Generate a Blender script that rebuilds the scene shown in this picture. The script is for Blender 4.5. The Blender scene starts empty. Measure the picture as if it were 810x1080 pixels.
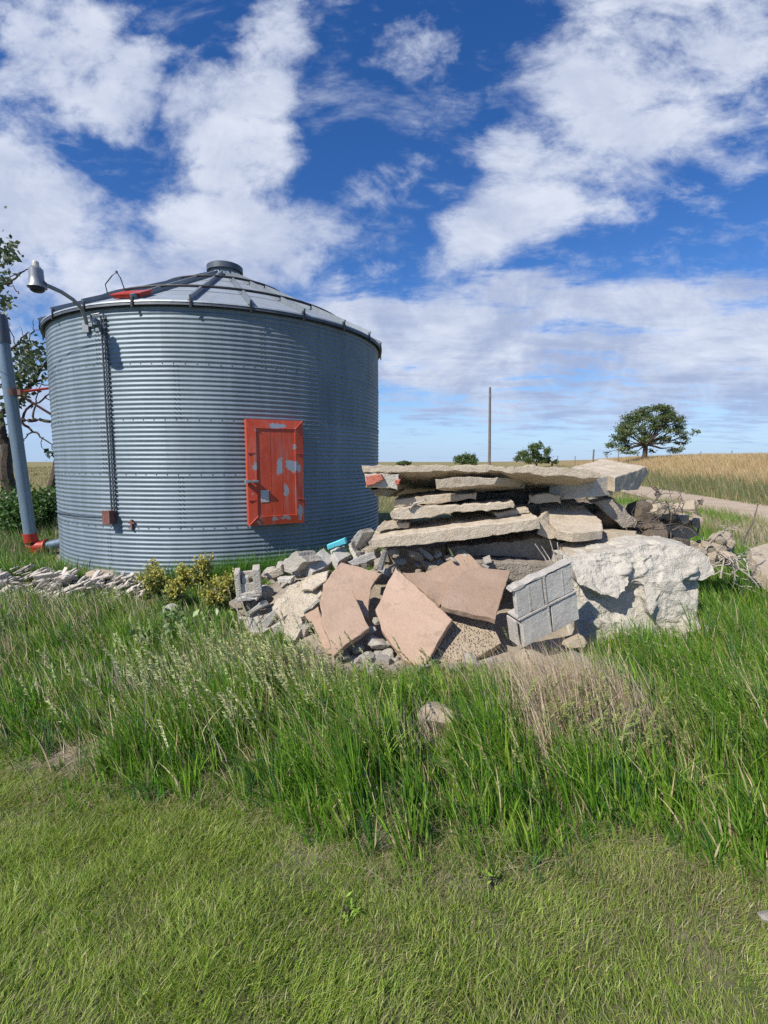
import bpy, bmesh, math, random
import numpy as np
from mathutils import Vector, noise
from mathutils.geometry import delaunay_2d_cdt

SC = bpy.context.scene
COL = SC.collection
R_ = math.radians
rng = np.random.default_rng(7)
random.seed(7)

# ------------------------------------------------------------------ camera model (also used to lay things out)
FPX, PITCH, CAMZ = 520.0, 0.1017, 1.794
CAM = np.array([0.0, 0.0, CAMZ])


def ray(px, py):
    u = (px - 405) / FPX
    v = (540 - py) / FPX
    c, s = math.cos(PITCH), math.sin(PITCH)
    return np.array([u, c + v * s, -s + v * c])


def at(px, py, Y):
    d = ray(px, py)
    return Vector(CAM + d * (Y / d[1]))


def onplane(px, py, p0, n):
    d = Vector(ray(px, py))
    c = Vector(CAM)
    t = (p0 - c).dot(n) / d.dot(n)
    return c + d * t


# ------------------------------------------------------------------ object helpers
def tag(o, label=None, cat=None, group=None, kind=None):
    if label: o['label'] = label
    if cat: o['category'] = cat
    if group: o['group'] = group
    if kind: o['kind'] = kind
    return o


def empty(name, loc=(0, 0, 0), rz=0.0):
    o = bpy.data.objects.new(name, None)
    o.empty_display_size = 0.2
    COL.objects.link(o)
    o.location = loc
    o.rotation_euler = (0, 0, rz)
    return o


def link_mesh(name, me, mat, parent=None, loc=None):
    o = bpy.data.objects.new(name, me)
    COL.objects.link(o)
    if mat is not None and len(me.materials) == 0:
        me.materials.append(mat)
    if parent is not None: o.parent = parent
    if loc is not None: o.location = loc
    return o


def mesh_from(name, verts, faces, smooth=False):
    me = bpy.data.meshes.new(name)
    me.from_pydata([tuple(v) for v in verts], [], faces)
    me.update()
    if smooth:
        me.polygons.foreach_set('use_smooth', [True] * len(me.polygons))
    return me


class MB:
    """collects shapes into one mesh"""
    def __init__(self):
        self.v, self.f = [], []

    def add(self, vs, fs):
        b = len(self.v)
        self.v += [tuple(v) for v in vs]
        self.f += [tuple(i + b for i in f) for f in fs]

    def box(self, c, size, axes=None):
        c = Vector(c)
        if axes is None: axes = (Vector((1, 0, 0)), Vector((0, 1, 0)), Vector((0, 0, 1)))
        a, b, d = (Vector(ax) * s * .5 for ax, s in zip(axes, size))
        vs = [c - a - b - d, c + a - b - d, c + a + b - d, c - a + b - d,
              c - a - b + d, c + a - b + d, c + a + b + d, c - a + b + d]
        self.add(vs, [(0, 3, 2, 1), (4, 5, 6, 7), (0, 1, 5, 4), (1, 2, 6, 5), (2, 3, 7, 6), (3, 0, 4, 7)])

    def tube(self, pts, rad, n=10, cap=True):
        pts = [Vector(p) for p in pts]
        rads = rad if isinstance(rad, (list, tuple)) else [rad] * len(pts)
        vs, fs = [], []
        ref = None
        for i, p in enumerate(pts):
            t = (pts[min(i + 1, len(pts) - 1)] - pts[max(i - 1, 0)]).normalized()
            if ref is None:
                ref = Vector((0, 0, 1)) if abs(t.z) < .9 else Vector((1, 0, 0))
            a = t.cross(ref)
            if a.length < 1e-5: a = t.cross(Vector((0.3, 1, .2)))
            a.normalize()
            b = t.cross(a).normalized()
            ref = -b if False else ref
            for k in range(n):
                w = 2 * math.pi * k / n
                vs.append(p + a * math.cos(w) * rads[i] + b * math.sin(w) * rads[i])
        for i in range(len(pts) - 1):
            for k in range(n):
                k2 = (k + 1) % n
                fs.append((i * n + k, i * n + k2, (i + 1) * n + k2, (i + 1) * n + k))
        if cap:
            fs.append(tuple(range(n))[::-1])
            fs.append(tuple((len(pts) - 1) * n + k for k in range(n)))
        self.add(vs, fs)

    def lathe(self, prof, n=24, center=(0, 0, 0), a0=0, a1=2 * math.pi):
        full = abs(a1 - a0 - 2 * math.pi) < 1e-6
        m = n if full else n + 1
        c = Vector(center)
        vs, fs = [], []
        for r, z in prof:
            for k in range(m):
                w = a0 + (a1 - a0) * k / n
                vs.append(c + Vector((r * math.cos(w), r * math.sin(w), z)))
        for i in range(len(prof) - 1):
            for k in range(n):
                k2 = (k + 1) % m
                fs.append((i * m + k, i * m + k2, (i + 1) * m + k2, (i + 1) * m + k))
        self.add(vs, fs)

    def build(self, name, mat, parent=None, smooth=False, loc=None, bevel=0):
        if loc is not None:
            L = Vector(loc)
            self.v = [tuple(Vector(v) - L) for v in self.v]
        me = mesh_from(name, self.v, self.f, smooth)
        if bevel:
            bm = bmesh.new(); bm.from_mesh(me)
            ed = [e for e in bm.edges if len(e.link_faces) == 2 and e.calc_face_angle(0) > .6]
            bmesh.ops.bevel(bm, geom=ed, offset=bevel, segments=2, affect='EDGES', profile=.7)
            bm.to_mesh(me); bm.free()
        if smooth:
            try: me.set_sharp_from_angle(angle=R_(40))
            except Exception: pass
        return link_mesh(name, me, mat, parent, loc)


# ------------------------------------------------------------------ node helpers
class NT:
    def __init__(self, tree):
        self.t = tree; self.n = tree.nodes; self.l = tree.links

    def node(self, ty, **kw):
        x = self.n.new(ty)
        for k, v in kw.items(): setattr(x, k, v)
        return x

    def put(self, sock, val):
        if val is None: return
        if isinstance(val, bpy.types.NodeSocket): self.l.new(val, sock)
        else:
            if sock.type == 'RGBA' and hasattr(val, '__len__') and len(val) == 3: val = (*val, 1)
            sock.default_value = val

    def math(self, op, a, b=None, c=None, clamp=False):
        x = self.node('ShaderNodeMath', operation=op); x.use_clamp = clamp
        for i, v in enumerate((a, b, c)):
            if v is not None: self.put(x.inputs[i], v)
        return x.outputs[0]

    def ss(self, v, lo, hi, a=0.0, b=1.0):
        x = self.node('ShaderNodeMapRange', interpolation_type='SMOOTHSTEP')
        for i, q in enumerate((v, lo, hi, a, b)): self.put(x.inputs[i], q)
        return x.outputs[0]

    def mix(self, f, a, b, mode='MIX'):
        x = self.node('ShaderNodeMix', data_type='RGBA', blend_type=mode)
        self.put(x.inputs[0], f); self.put(x.inputs[6], a); self.put(x.inputs[7], b)
        return x.outputs[2]

    def noise(self, vec, scale, detail=4, rough=.55, dist=0.0, lac=2.0):
        x = self.node('ShaderNodeTexNoise')
        self.put(x.inputs['Vector'], vec)
        x.inputs['Scale'].default_value = scale; x.inputs['Detail'].default_value = detail
        x.inputs['Roughness'].default_value = rough; x.inputs['Distortion'].default_value = dist
        x.inputs['Lacunarity'].default_value = lac
        return x.outputs[0]

    def voro(self, vec, scale, feat='F1'):
        x = self.node('ShaderNodeTexVoronoi', feature=feat)
        self.put(x.inputs['Vector'], vec); x.inputs['Scale'].default_value = scale
        return x.outputs[0]

    def bump(self, h, strength=.5, dist=.02, normal=None):
        x = self.node('ShaderNodeBump')
        x.inputs['Strength'].default_value = strength; x.inputs['Distance'].default_value = dist
        self.put(x.inputs['Height'], h)
        if normal is not None: self.put(x.inputs['Normal'], normal)
        return x.outputs[0]

    def comb(self, x, y, z):
        c = self.node('ShaderNodeCombineXYZ')
        for i, v in enumerate((x, y, z)): self.put(c.inputs[i], v)
        return c.outputs[0]


def new_mat(name):
    m = bpy.data.materials.new(name); m.use_nodes = True
    m.node_tree.nodes.clear()
    T = NT(m.node_tree)
    out = T.node('ShaderNodeOutputMaterial')
    p = T.node('ShaderNodeBsdfPrincipled')
    T.l.new(p.outputs[0], out.inputs[0])
    T.out = out; T.p = p
    return m, T


def objvec(T, jitter=True):
    tc = T.node('ShaderNodeTexCoord')
    if not jitter: return tc.outputs['Object']
    oi = T.node('ShaderNodeObjectInfo')
    m = T.math('MULTIPLY', oi.outputs['Random'], 57.0)
    a = T.node('ShaderNodeVectorMath', operation='ADD')
    T.put(a.inputs[0], tc.outputs['Object']); T.put(a.inputs[1], T.comb(m, m, m))
    return a.outputs[0]


def m_concrete(name, c1, c2, c3=None, speck=.16, bump=.5, big=3.0, pebble=0.0, var=.12, rough=.92, stain=(.12, .105, .085), stain_amt=.35, fine=90):
    m, T = new_mat(name)
    v = objvec(T)
    n1 = T.noise(v, big, 6, .6)
    col = T.mix(T.ss(n1, .35, .68), c1, c2)
    if c3 is not None:
        n2 = T.noise(v, big * 2.7, 5, .65, .6)
        col = T.mix(T.ss(n2, .52, .7), col, c3)
    ns = T.noise(v, big * 1.3, 8, .7, .4)
    col = T.mix(T.math('MULTIPLY', T.ss(ns, .55, .78), stain_amt), col, stain)
    vo = T.voro(v, 130)
    col = T.mix(T.math('MULTIPLY', T.ss(vo, .32, .12), speck), col, (.5, .46, .4))
    nf = T.noise(v, fine, 4, .7)
    col = T.mix(T.math('MULTIPLY', T.ss(nf, .58, .35), speck), col, (c1[0] * .42, c1[1] * .4, c1[2] * .38))
    oi = T.node('ShaderNodeObjectInfo')
    hs = T.node('ShaderNodeHueSaturation')
    T.put(hs.inputs['Value'], T.math('ADD', T.math('MULTIPLY', oi.outputs['Random'], 2 * var), 1 - var))
    T.put(hs.inputs['Color'], col)
    T.put(T.p.inputs['Base Color'], hs.outputs[0])
    T.p.inputs['Roughness'].default_value = rough
    T.p.inputs['Specular IOR Level'].default_value = .25
    h = T.math('ADD', T.math('MULTIPLY', T.noise(v, 22, 8, .7), 1.0), T.math('MULTIPLY', nf, .35))
    if pebble:
        h = T.math('ADD', h, T.math('MULTIPLY', T.ss(T.voro(v, 45), .5, .0), pebble))
    T.put(T.p.inputs['Normal'], T.bump(h, bump, .02))
    return m


M = {}
M['slab'] = m_concrete('weathered_concrete', (.48, .405, .305), (.56, .48, .375), (.385, .32, .24), bump=.85, pebble=.15, big=3.6, speck=.16, stain=(.22, .18, .135), stain_amt=.7)
M['slab_dark'] = m_concrete('dark_concrete', (.27, .235, .19), (.35, .305, .25), (.21, .18, .15), bump=.9, pebble=.4, stain=(.07, .06, .05), stain_amt=.6)  # darker concrete for slabs low, behind and inside the stack
M['pink'] = m_concrete('pink_paving', (.405, .285, .205), (.46, .33, .245), (.345, .245, .185), speck=.28, bump=.55, big=3.4, var=.13, stain=(.25, .195, .15), stain_amt=.8, fine=150)
M['agg'] = m_concrete('exposed_aggregate', (.45, .36, .255), (.5, .41, .30), (.38, .30, .21), speck=.5, bump=1.0, pebble=1.1, big=4, var=.03, fine=70)
M['grey'] = m_concrete('grey_concrete', (.44, .42, .385), (.52, .495, .45), (.36, .34, .31), bump=.7, stain_amt=.35)
M['cmu'] = m_concrete('cinder_block_grey', (.47, .445, .405), (.54, .515, .47), (.39, .37, .34), speck=.14, bump=.5, big=6, var=.06, stain=(.42, .41, .39), stain_amt=.4, fine=120)
M['mortar'] = m_concrete('mortar', (.46, .43, .385), (.55, .51, .46), (.4, .36, .31), bump=.9, big=8, var=.03)
M['white'] = m_concrete('chalky_concrete', (.475, .44, .375), (.555, .515, .445), (.39, .36, .305), speck=.25, bump=.7, pebble=.35, big=3.5, stain=(.30, .275, .235), stain_amt=.6)
M['cream'] = m_concrete('cream_plaster_stone', (.53, .45, .335), (.60, .53, .42), (.44, .375, .28), speck=.25, bump=1.0, pebble=.4, big=4, stain=(.30, .25, .19), stain_amt=.4)
M['rubble'] = m_concrete('rubble_stone', (.44, .40, .345), (.52, .48, .42), (.35, .32, .28), bump=.9, big=6, var=.2, stain_amt=.4)
M['tanrock'] = m_concrete('tan_rock', (.50, .41, .30), (.55, .46, .35), (.42, .34, .25), bump=.8, big=5, var=.1, stain_amt=.3)
M['shard'] = m_concrete('pale_shard', (.57, .52, .455), (.65, .60, .525), (.46, .42, .36), speck=.1, bump=.5, big=6, var=.2, stain_amt=.3)
M['brick'] = m_concrete('red_brick', (.42, .125, .085), (.48, .165, .115), (.36, .1, .07), speck=.15, bump=.6, big=7, stain=(.5, .4, .33), stain_amt=.35)
M['earth'] = m_concrete('dry_earth', (.21, .165, .12), (.29, .235, .175), (.16, .125, .095), bump=1.0, big=9, pebble=.4, stain_amt=.3)


def m_metal(name, col, rough, metallic=.85, var=.2, streak=True, spec=.5):
    m, T = new_mat(name)
    v = objvec(T, False)
    mp = T.node('ShaderNodeMapping'); T.put(mp.inputs[0], v)
    mp.inputs['Scale'].default_value = (1, 1, .12) if streak else (1, 1, 1)
    n1 = T.noise(mp.outputs[0], 4, 6, .65)
    n2 = T.noise(v, 35, 5, .6)
    f = T.math('ADD', T.math('MULTIPLY', n1, .7), T.math('MULTIPLY', n2, .3))
    lo = tuple(c * (1 - var) for c in col); hi = tuple(min(1, c * (1 + var)) for c in col)
    T.put(T.p.inputs['Base Color'], T.mix(T.ss(f, .35, .65), lo, hi))
    T.p.inputs['Metallic'].default_value = metallic
    T.put(T.p.inputs['Roughness'], T.math('ADD', T.math('MULTIPLY', n2, .22), rough - .11))
    T.put(T.p.inputs['Normal'], T.bump(n1, .06, .02))
    return m


def m_galv():
    m, T = new_mat('galvanized_steel')
    v = objvec(T, False)
    s = T.node('ShaderNodeSeparateXYZ'); T.put(s.inputs[0], v)
    row = T.math('FLOOR', T.math('DIVIDE', s.outputs[2], .8128))
    ang = T.math('ADD', T.math('MULTIPLY', T.math('ARCTAN2', s.outputs[1], s.outputs[0]), 8 / (2 * math.pi)), T.math('MULTIPLY', T.math('PINGPONG', row, 1.0), .5))
    wn = T.node('ShaderNodeTexWhiteNoise'); T.put(wn.inputs[0], T.comb(T.math('FLOOR', ang), row, 0.0))
    mp = T.node('ShaderNodeMapping'); T.put(mp.inputs[0], v); mp.inputs['Scale'].default_value = (1, 1, .10)
    n1 = T.noise(mp.outputs[0], 5, 8, .68); n2 = T.noise(v, 30, 6, .65); n3 = T.noise(v, 1.3, 5, .6)
    f = T.math('ADD', T.math('ADD', T.math('MULTIPLY', n1, .5), T.math('MULTIPLY', n2, .2)), T.math('MULTIPLY', n3, .3))
    col = T.mix(T.ss(f, .36, .64), (.155, .195, .23), (.215, .265, .305))
    hs = T.node('ShaderNodeHueSaturation'); T.put(hs.inputs['Color'], col); T.put(hs.inputs['Value'], T.math('ADD', T.math('MULTIPLY', wn.outputs[0], .16), .93))
    # faint brown weeping under the laps and toward the foot
    st = T.math('MULTIPLY', T.ss(T.noise(mp.outputs[0], 9, 7, .7), .60, .78), .45)
    col = T.mix(st, hs.outputs[0], (.20, .17, .14))
    T.put(T.p.inputs['Base Color'], col)
    T.p.inputs['Metallic'].default_value = .32
    T.put(T.p.inputs['Roughness'], T.math('ADD', T.math('MULTIPLY', n1, .22), .45))
    T.put(T.p.inputs['Normal'], T.bump(n1, .06, .02))
    return m


M['galv'] = m_galv()
M['roofsteel'] = m_metal('roof_steel', (.34, .38, .415), .5, .25, .10)
M['lapsteel'] = m_metal('rib_galvanized', (.22, .25, .275), .5, .3, .12)
M['darksteel'] = m_metal('dark_steel', (.10, .11, .125), .5, .5, .25)
M['ribsteel'] = m_metal('rib_steel', (.10, .115, .135), .5, .4, .2)
M['tube'] = m_metal('auger_tube_paint', (.17, .23, .29), .45, .3, .16)
M['rust'] = m_metal('rusty_box', (.16, .07, .055), .7, .1, .3, False)
M['redpaint'] = m_metal('red_paint', (.42, .035, .018), .5, .05, .25, False)
M['lampgrey'] = m_metal('lamp_housing', (.27, .285, .30), .45, .4, .15)


def m_door():
    m, T = new_mat('worn_red_paint')
    tc = T.node('ShaderNodeTexCoord'); v = tc.outputs['Object']
    n = T.noise(v, 3.2, 7, .62, .3)
    mp = T.node('ShaderNodeMapping'); T.put(mp.inputs[0], v); mp.inputs['Scale'].default_value = (9, 9, 1.0)
    st = T.noise(mp.outputs[0], 1.6, 6, .6)
    red = T.mix(T.ss(n, .4, .65), (.43, .05, .018), (.49, .068, .026))
    red = T.mix(T.math('MULTIPLY', T.ss(st, .48, .68), .8), red, (.38, .13, .10))
    # bare metal where the paint has flaked off
    fl = T.noise(v, 5.0, 9, .68, .2)
    sx = T.node('ShaderNodeSeparateXYZ'); T.put(sx.inputs[0], v)
    x, z = sx.outputs[0], sx.outputs[2]

    def spot(cx, cz, rx, rz):
        dx = T.math('DIVIDE', T.math('SUBTRACT', x, cx), rx); dz = T.math('DIVIDE', T.math('SUBTRACT', z, cz), rz)
        d = T.math('SQRT', T.math('ADD', T.math('MULTIPLY', dx, dx), T.math('MULTIPLY', dz, dz)))
        return T.ss(d, 1.0, 0.0)
    cov = spot(.26, .12, .16, .15)
    for s in ((.37, .06, .06, .2), (.02, .72, .32, .07), (-.33, .08, .1, .12), (.05, .12, .12, .25), (.1, -.72, .35, .09), (.37, -.65, .08, .25), (.15, -.3, .1, .25), (.3, .4, .07, .1)):
        cov = T.math('MAXIMUM', cov, T.math('MULTIPLY', spot(*s), .85))
    bare = T.ss(T.math('ADD', fl, T.math('MULTIPLY', cov, .30)), .63, .68)
    col = T.mix(bare, red, (.33, .37, .40))
    T.put(T.p.inputs['Base Color'], col)
    T.put(T.p.inputs['Metallic'], T.math('MULTIPLY', bare, .5))
    T.p.inputs['Roughness'].default_value = .5
    T.put(T.p.inputs['Normal'], T.bump(T.math('SUBTRACT', n, T.math('MULTIPLY', bare, .5)), .12, .01))
    return m


M['door'] = m_door()


def m_plain(name, col, rough=.8, var=.25, scale=8, metallic=0, bump=.3):
    m, T = new_mat(name)
    v = objvec(T)
    n = T.noise(v, scale, 6, .6)
    T.put(T.p.inputs['Base Color'], T.mix(T.ss(n, .3, .7), tuple(c * (1 - var) for c in col), tuple(c * (1 + var) for c in col)))
    T.p.inputs['Roughness'].default_value = rough; T.p.inputs['Metallic'].default_value = metallic
    T.p.inputs['Specular IOR Level'].default_value = .3
    T.put(T.p.inputs['Normal'], T.bump(n, bump, .02))
    return m


M['sticker'] = m_plain('paper_plate', (.42, .43, .42), .7, .1)
M['cyan'] = m_plain('turquoise_paint', (.14, .62, .72), .6, .06)
M['bark'] = m_plain('tree_bark', (.085, .065, .05), .95, .35, 14, 0, .9)
M['polewood'] = m_plain('pole_wood', (.17, .135, .105), .9, .2, 6)
M['deadwood'] = m_plain('dead_wood', (.42, .37, .32), .9, .3, 15)
M['darktwig'] = m_plain('dark_twig', (.14, .115, .10), .9, .3, 15)
M['glassy'] = m_plain('photocell', (.55, .53, .48), .35, .1)
M['wire'] = m_plain('black_wire', (.03, .03, .035), .5, .2)


def m_leaf(name, transl=.3, rough=.42):
    """colour from a per-leaf / per-blade attribute"""
    m, T = new_mat(name)
    a = T.node('ShaderNodeAttribute'); a.attribute_name = 'tint'
    T.put(T.p.inputs['Base Color'], a.outputs['Color'])
    T.p.inputs['Roughness'].default_value = rough
    T.p.inputs['Specular IOR Level'].default_value = .35
    tr = T.node('ShaderNodeBsdfTranslucent')
    hs = T.node('ShaderNodeHueSaturation'); hs.inputs['Saturation'].default_value = 1.1; hs.inputs['Value'].default_value = 1.25
    T.put(hs.inputs['Color'], a.outputs['Color']); T.put(tr.inputs[0], hs.outputs[0])
    mx = T.node('ShaderNodeMixShader'); mx.inputs[0].default_value = transl
    T.l.new(T.p.outputs[0], mx.inputs[1]); T.l.new(tr.outputs[0], mx.inputs[2])
    T.l.new(mx.outputs[0], T.out.inputs[0])
    return m


M['blade'] = m_leaf('grass_blade', .38)
M['straw'] = m_leaf('straw_blade', .15, .7)
M['leaf'] = m_leaf('leaf', .25)

# ------------------------------------------------------------------ bin constants
BC = np.array([-3.248, 10.516]); BR = 3.124; RING = .8128; EAVE = RING * 5

# road centre line: X as a function of Y
def road_c(Y): return .22 * Y + 8.3
def road_s(X, Y): return (X - road_c(Y)) / 1.024


def sstep(x, a, b):
    t = np.clip((x - a) / (b - a), 0, 1)
    return t * t * (3 - 2 * t)


def vnoise(X, Y, s, seed=0):
    """cheap smooth 2-d value noise in numpy"""
    x = X / s; y = Y / s
    xi = np.floor(x).astype(np.int64); yi = np.floor(y).astype(np.int64)
    fx = x - xi; fy = y - yi
    fx = fx * fx * (3 - 2 * fx); fy = fy * fy * (3 - 2 * fy)

    def h(a, b):
        n = (a * 374761393 + b * 668265263 + seed * 974634777) & 0x7fffffff
        n = ((n ^ (n >> 13)) * 1274126177) & 0x7fffffff
        return ((n ^ (n >> 16)) & 0xffff) / 65535.0
    return (h(xi, yi) * (1 - fx) + h(xi + 1, yi) * fx) * (1 - fy) + (h(xi, yi + 1) * (1 - fx) + h(xi + 1, yi + 1) * fx) * fy


def mound(X, Y):
    m = .52 * np.exp(-(((X - .7) / 1.25) ** 2 + ((Y - 6.2) / .75) ** 2))
    m += .34 * np.exp(-(((X + .7) / .55) ** 2 + ((Y - 5.55) / .45) ** 2))
    m += .10 * np.exp(-(((X + .2) / .9) ** 2 + ((Y - 4.75) / .35) ** 2))
    return m


def gz(X, Y):
    X = np.asarray(X, float); Y = np.asarray(Y, float)
    z = .08 + .05 * (vnoise(X, Y, 1.7, 1) - .5) + .02 * (vnoise(X, Y, .5, 2) - .5)
    d = np.hypot(X - BC[0], Y - BC[1])
    z = z * sstep(d, BR + .15, BR + .9)
    z = z + mound(X, Y)
    s = road_s(X, Y)
    far = sstep(Y, 6, 14)
    z = z + far * (.12 * sstep(s, -7, -2.2))
    hill = 1.45 * sstep(s, 2.0, 17) + .010 * np.clip(s - 10, 0, 60)
    z = z + far * hill * (1 + .006 * np.clip(Y - 10, 0, 60)) + far * .15 * (vnoise(X, Y, 9, 4) - .5) * sstep(np.abs(s), 2, 6)
    return z


def gzf(x, y): return float(gz(np.array([x]), np.array([y]))[0])


# ------------------------------------------------------------------ ground
def build_ground():
    def axis(lo_f, hi_f, step, far_lo, far_hi, g=1.16):
        a = list(np.arange(lo_f, hi_f + 1e-6, step))
        d = step; x = hi_f
        while x < far_hi:
            d *= g; x += d; a.append(x)
        d = step; x = lo_f; b = []
        while x > far_lo:
            d *= g; x -= d; b.append(x)
        return np.array(b[::-1] + a)
    xs = axis(-7, 9, .12, -3000, 3000)
    ys = axis(.2, 10, .12, -300, 4000)
    X, Y = np.meshgrid(xs, ys)
    Z = gz(X, Y)
    nx, ny = len(xs), len(ys)
    co = np.stack([X, Y, Z], -1).reshape(-1, 3)
    i = np.arange(nx * ny).reshape(ny, nx)
    f = np.stack([i[:-1, :-1], i[:-1, 1:], i[1:, 1:], i[1:, :-1]], -1).reshape(-1, 4)
    me = np_mesh('ground', co, f, smooth=True)
    Xf, Yf = co[:, 0], co[:, 1]
    # masks: r = bare dirt / rubble dust, g = dry field, b = unused
    bare = sstep(mound(Xf, Yf), .03, .2)
    bare = np.maximum(bare, in_pile(Xf, Yf) * 1.0)
    pad = 1 - sstep(np.hypot(Xf - BC[0], Yf - BC[1]), BR + .1, BR + .45)
    s = road_s(Xf, Yf)
    dry = sstep(s, 5, 11) * sstep(Yf, 8, 14)
    bp = np.clip(bare_patch(Xf, Yf) * 1.1, 0, .9)
    c = np.stack([np.maximum(np.maximum(bare, pad), bp), dry, np.zeros_like(bare), np.ones_like(bare)], -1)
    at_ = me.color_attributes.new('mask', 'FLOAT_COLOR', 'POINT')
    at_.data.foreach_set('color', c.astype(np.float32).ravel())
    m, T = new_mat('soil_and_turf')
    tc = T.node('ShaderNodeTexCoord'); v = tc.outputs['Object']
    a = T.node('ShaderNodeAttribute'); a.attribute_name = 'mask'
    sp = T.node('ShaderNodeSeparateColor'); T.put(sp.inputs[0], a.outputs['Color'])
    n1 = T.noise(v, .35, 6, .6); n2 = T.noise(v, 6, 7, .65); n3 = T.noise(v, 60, 5, .65)
    turf = T.mix(T.ss(n2, .35, .68), (.08, .115, .032), (.15, .14, .07))
    turf = T.mix(T.math('MULTIPLY', T.ss(n3, .5, .68), .4), turf, (.20, .165, .105))
    cdn = T.node('ShaderNodeSeparateXYZ'); T.put(cdn.inputs[0], v)
    farf = T.ss(cdn.outputs[1], 12, 40)
    far_c = T.mix(T.ss(n1, .38, .62), (.20, .19, .075), (.30, .245, .13))
    col = T.mix(farf, turf, far_c)
    col = T.mix(sp.outputs[1], col, T.mix(T.ss(n2, .3, .7), (.33, .24, .125), (.26, .21, .10)))
    dust = T.mix(T.ss(n2, .35, .65), (.33, .275, .21), (.42, .365, .29))
    col = T.mix(sp.outputs[0], col, dust)
    T.put(T.p.inputs['Base Color'], col)
    T.p.inputs['Roughness'].default_value = .95; T.p.inputs['Specular IOR Level'].default_value = .1
    T.put(T.p.inputs['Normal'], T.bump(T.math('ADD', n2, T.math('MULTIPLY', n3, .5)), .8, .03))
    o = link_mesh('ground', me, m)
    tag(o, 'green and bare ground running to the flat horizon', 'ground', kind='structure')


def np_mesh(name, co, faces, smooth=False):
    """faces: (n,3) or (n,4) int array, or list of such"""
    if not isinstance(faces, (list, tuple)): faces = [faces]
    faces = [f for f in faces if len(f)]
    me = bpy.data.meshes.new(name)
    me.vertices.add(len(co)); me.vertices.foreach_set('co', np.asarray(co, np.float32).ravel())
    tot = np.concatenate([np.full(len(f), f.shape[1], np.int32) for f in faces])
    idx = np.concatenate([f.ravel() for f in faces]).astype(np.int32)
    st = np.concatenate([[0], np.cumsum(tot)[:-1]]).astype(np.int32)
    me.loops.add(len(idx)); me.loops.foreach_set('vertex_index', idx)
    me.polygons.add(len(tot)); me.polygons.foreach_set('loop_start', st)
    try: me.polygons.foreach_set('loop_total', tot)
    except Exception: pass
    if smooth: me.polygons.foreach_set('use_smooth', np.ones(len(tot), bool))
    me.update(calc_edges=True); me.validate()
    return me


def build_road():
    Y = np.concatenate([np.arange(7, 30, .5), np.arange(30, 160, 3)])
    W = np.linspace(-1, 1, 13)
    YY, WW = np.meshgrid(Y, W, indexing='ij')
    half = 1.55 + .25 * (vnoise(YY, WW * 0 + 3, 3, 8) - .5)
    XX = road_c(YY) + WW * half * 1.024 + .12 * (vnoise(YY, WW, 2, 9) - .5)
    ZZ = gz(XX, YY) + .02 + .03 * (1 - np.abs(WW))
    co = np.stack([XX, YY, ZZ], -1).reshape(-1, 3)
    i = np.arange(co.shape[0]).reshape(YY.shape)
    f = np.stack([i[:-1, :-1], i[1:, :-1], i[1:, 1:], i[:-1, 1:]], -1).reshape(-1, 4)[:, ::-1]
    m, T = new_mat('dirt_track')
    tc = T.node('ShaderNodeTexCoord'); v = tc.outputs['Object']
    n = T.noise(v, 1.2, 7, .65); n2 = T.noise(v, 25, 5, .7)
    col = T.mix(T.ss(n, .35, .65), (.40, .31, .215), (.49, .395, .285))
    col = T.mix(T.math('MULTIPLY', T.ss(n2, .5, .7), .4), col, (.30, .24, .17))
    T.put(T.p.inputs['Base Color'], col); T.p.inputs['Roughness'].default_value = .95
    T.put(T.p.inputs['Normal'], T.bump(n2, .6, .03))
    o = link_mesh('dirt_road', np_mesh('dirt_road', co, f, True), m)
    tag(o, 'pale dirt track curving away to the right of the pile', 'road', kind='structure')


# ------------------------------------------------------------------ grass
def blades(name, P, H, W, lean, bend, tint, seg=3, mat='blade', tipc=None, curl=None):
    """P (n,3) bases, H,W (n,), lean (n,2) unit-ish lean, bend (n,), tint (n,3)"""
    n = len(P)
    if n == 0: return None
    ang = rng.uniform(0, 2 * np.pi, n) if curl is None else curl
    side = np.stack([np.cos(ang), np.sin(ang), np.zeros(n)], -1)
    vs = []; cs = []
    for i in range(seg + 1):
        t = i / seg
        up = H * t * (1 - .35 * bend * t)
        off = lean * (H * (bend * t * t + .12 * t))[:, None]
        c = P + np.stack([off[:, 0], off[:, 1], up], -1)
        w = W * (1 - t ** 1.6) if i < seg else W * 0
        col = tint if tipc is None else tint * (1 - t) + tipc * t
        if i < seg:
            vs += [c - side * w[:, None] * .5, c + side * w[:, None] * .5]; cs += [col, col]
        else:
            vs.append(c); cs.append(col)
    k = len(vs)
    co = np.stack(vs, 1).reshape(-1, 3); cc = np.stack(cs, 1).reshape(-1, 3)
    b = np.arange(n)[:, None] * k
    q = [b + np.array([[2 * i, 2 * i + 1, 2 * i + 3, 2 * i + 2]]) for i in range(seg - 1)]
    tr = b + np.array([[2 * seg - 2, 2 * seg - 1, 2 * seg]])
    return co, (np.concatenate(q) if q else np.zeros((0, 4), int)), tr, cc


def stuff(name, parts, mat, label, cat):
    cos, qs, ts, cs = [], [], [], []
    off = 0
    for p in parts:
        if p is None: continue
        co, q, t, c = p
        cos.append(co); cs.append(c)
        if len(q): qs.append(q + off)
        if len(t): ts.append(t + off)
        off += len(co)
    co = np.concatenate(cos)
    fl = []
    if qs: fl.append(np.concatenate(qs))
    if ts: fl.append(np.concatenate(ts))
    me = np_mesh(name, co, fl)
    c = np.concatenate(cs); c = np.concatenate([c, np.ones((len(c), 1))], 1)
    a = me.color_attributes.new('tint', 'FLOAT_COLOR', 'POINT')
    a.data.foreach_set('color', np.clip(c, 0, 1).astype(np.float32).ravel())
    o = link_mesh(name, me, M[mat])
    tag(o, label, cat, kind='stuff')
    return o


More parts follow.
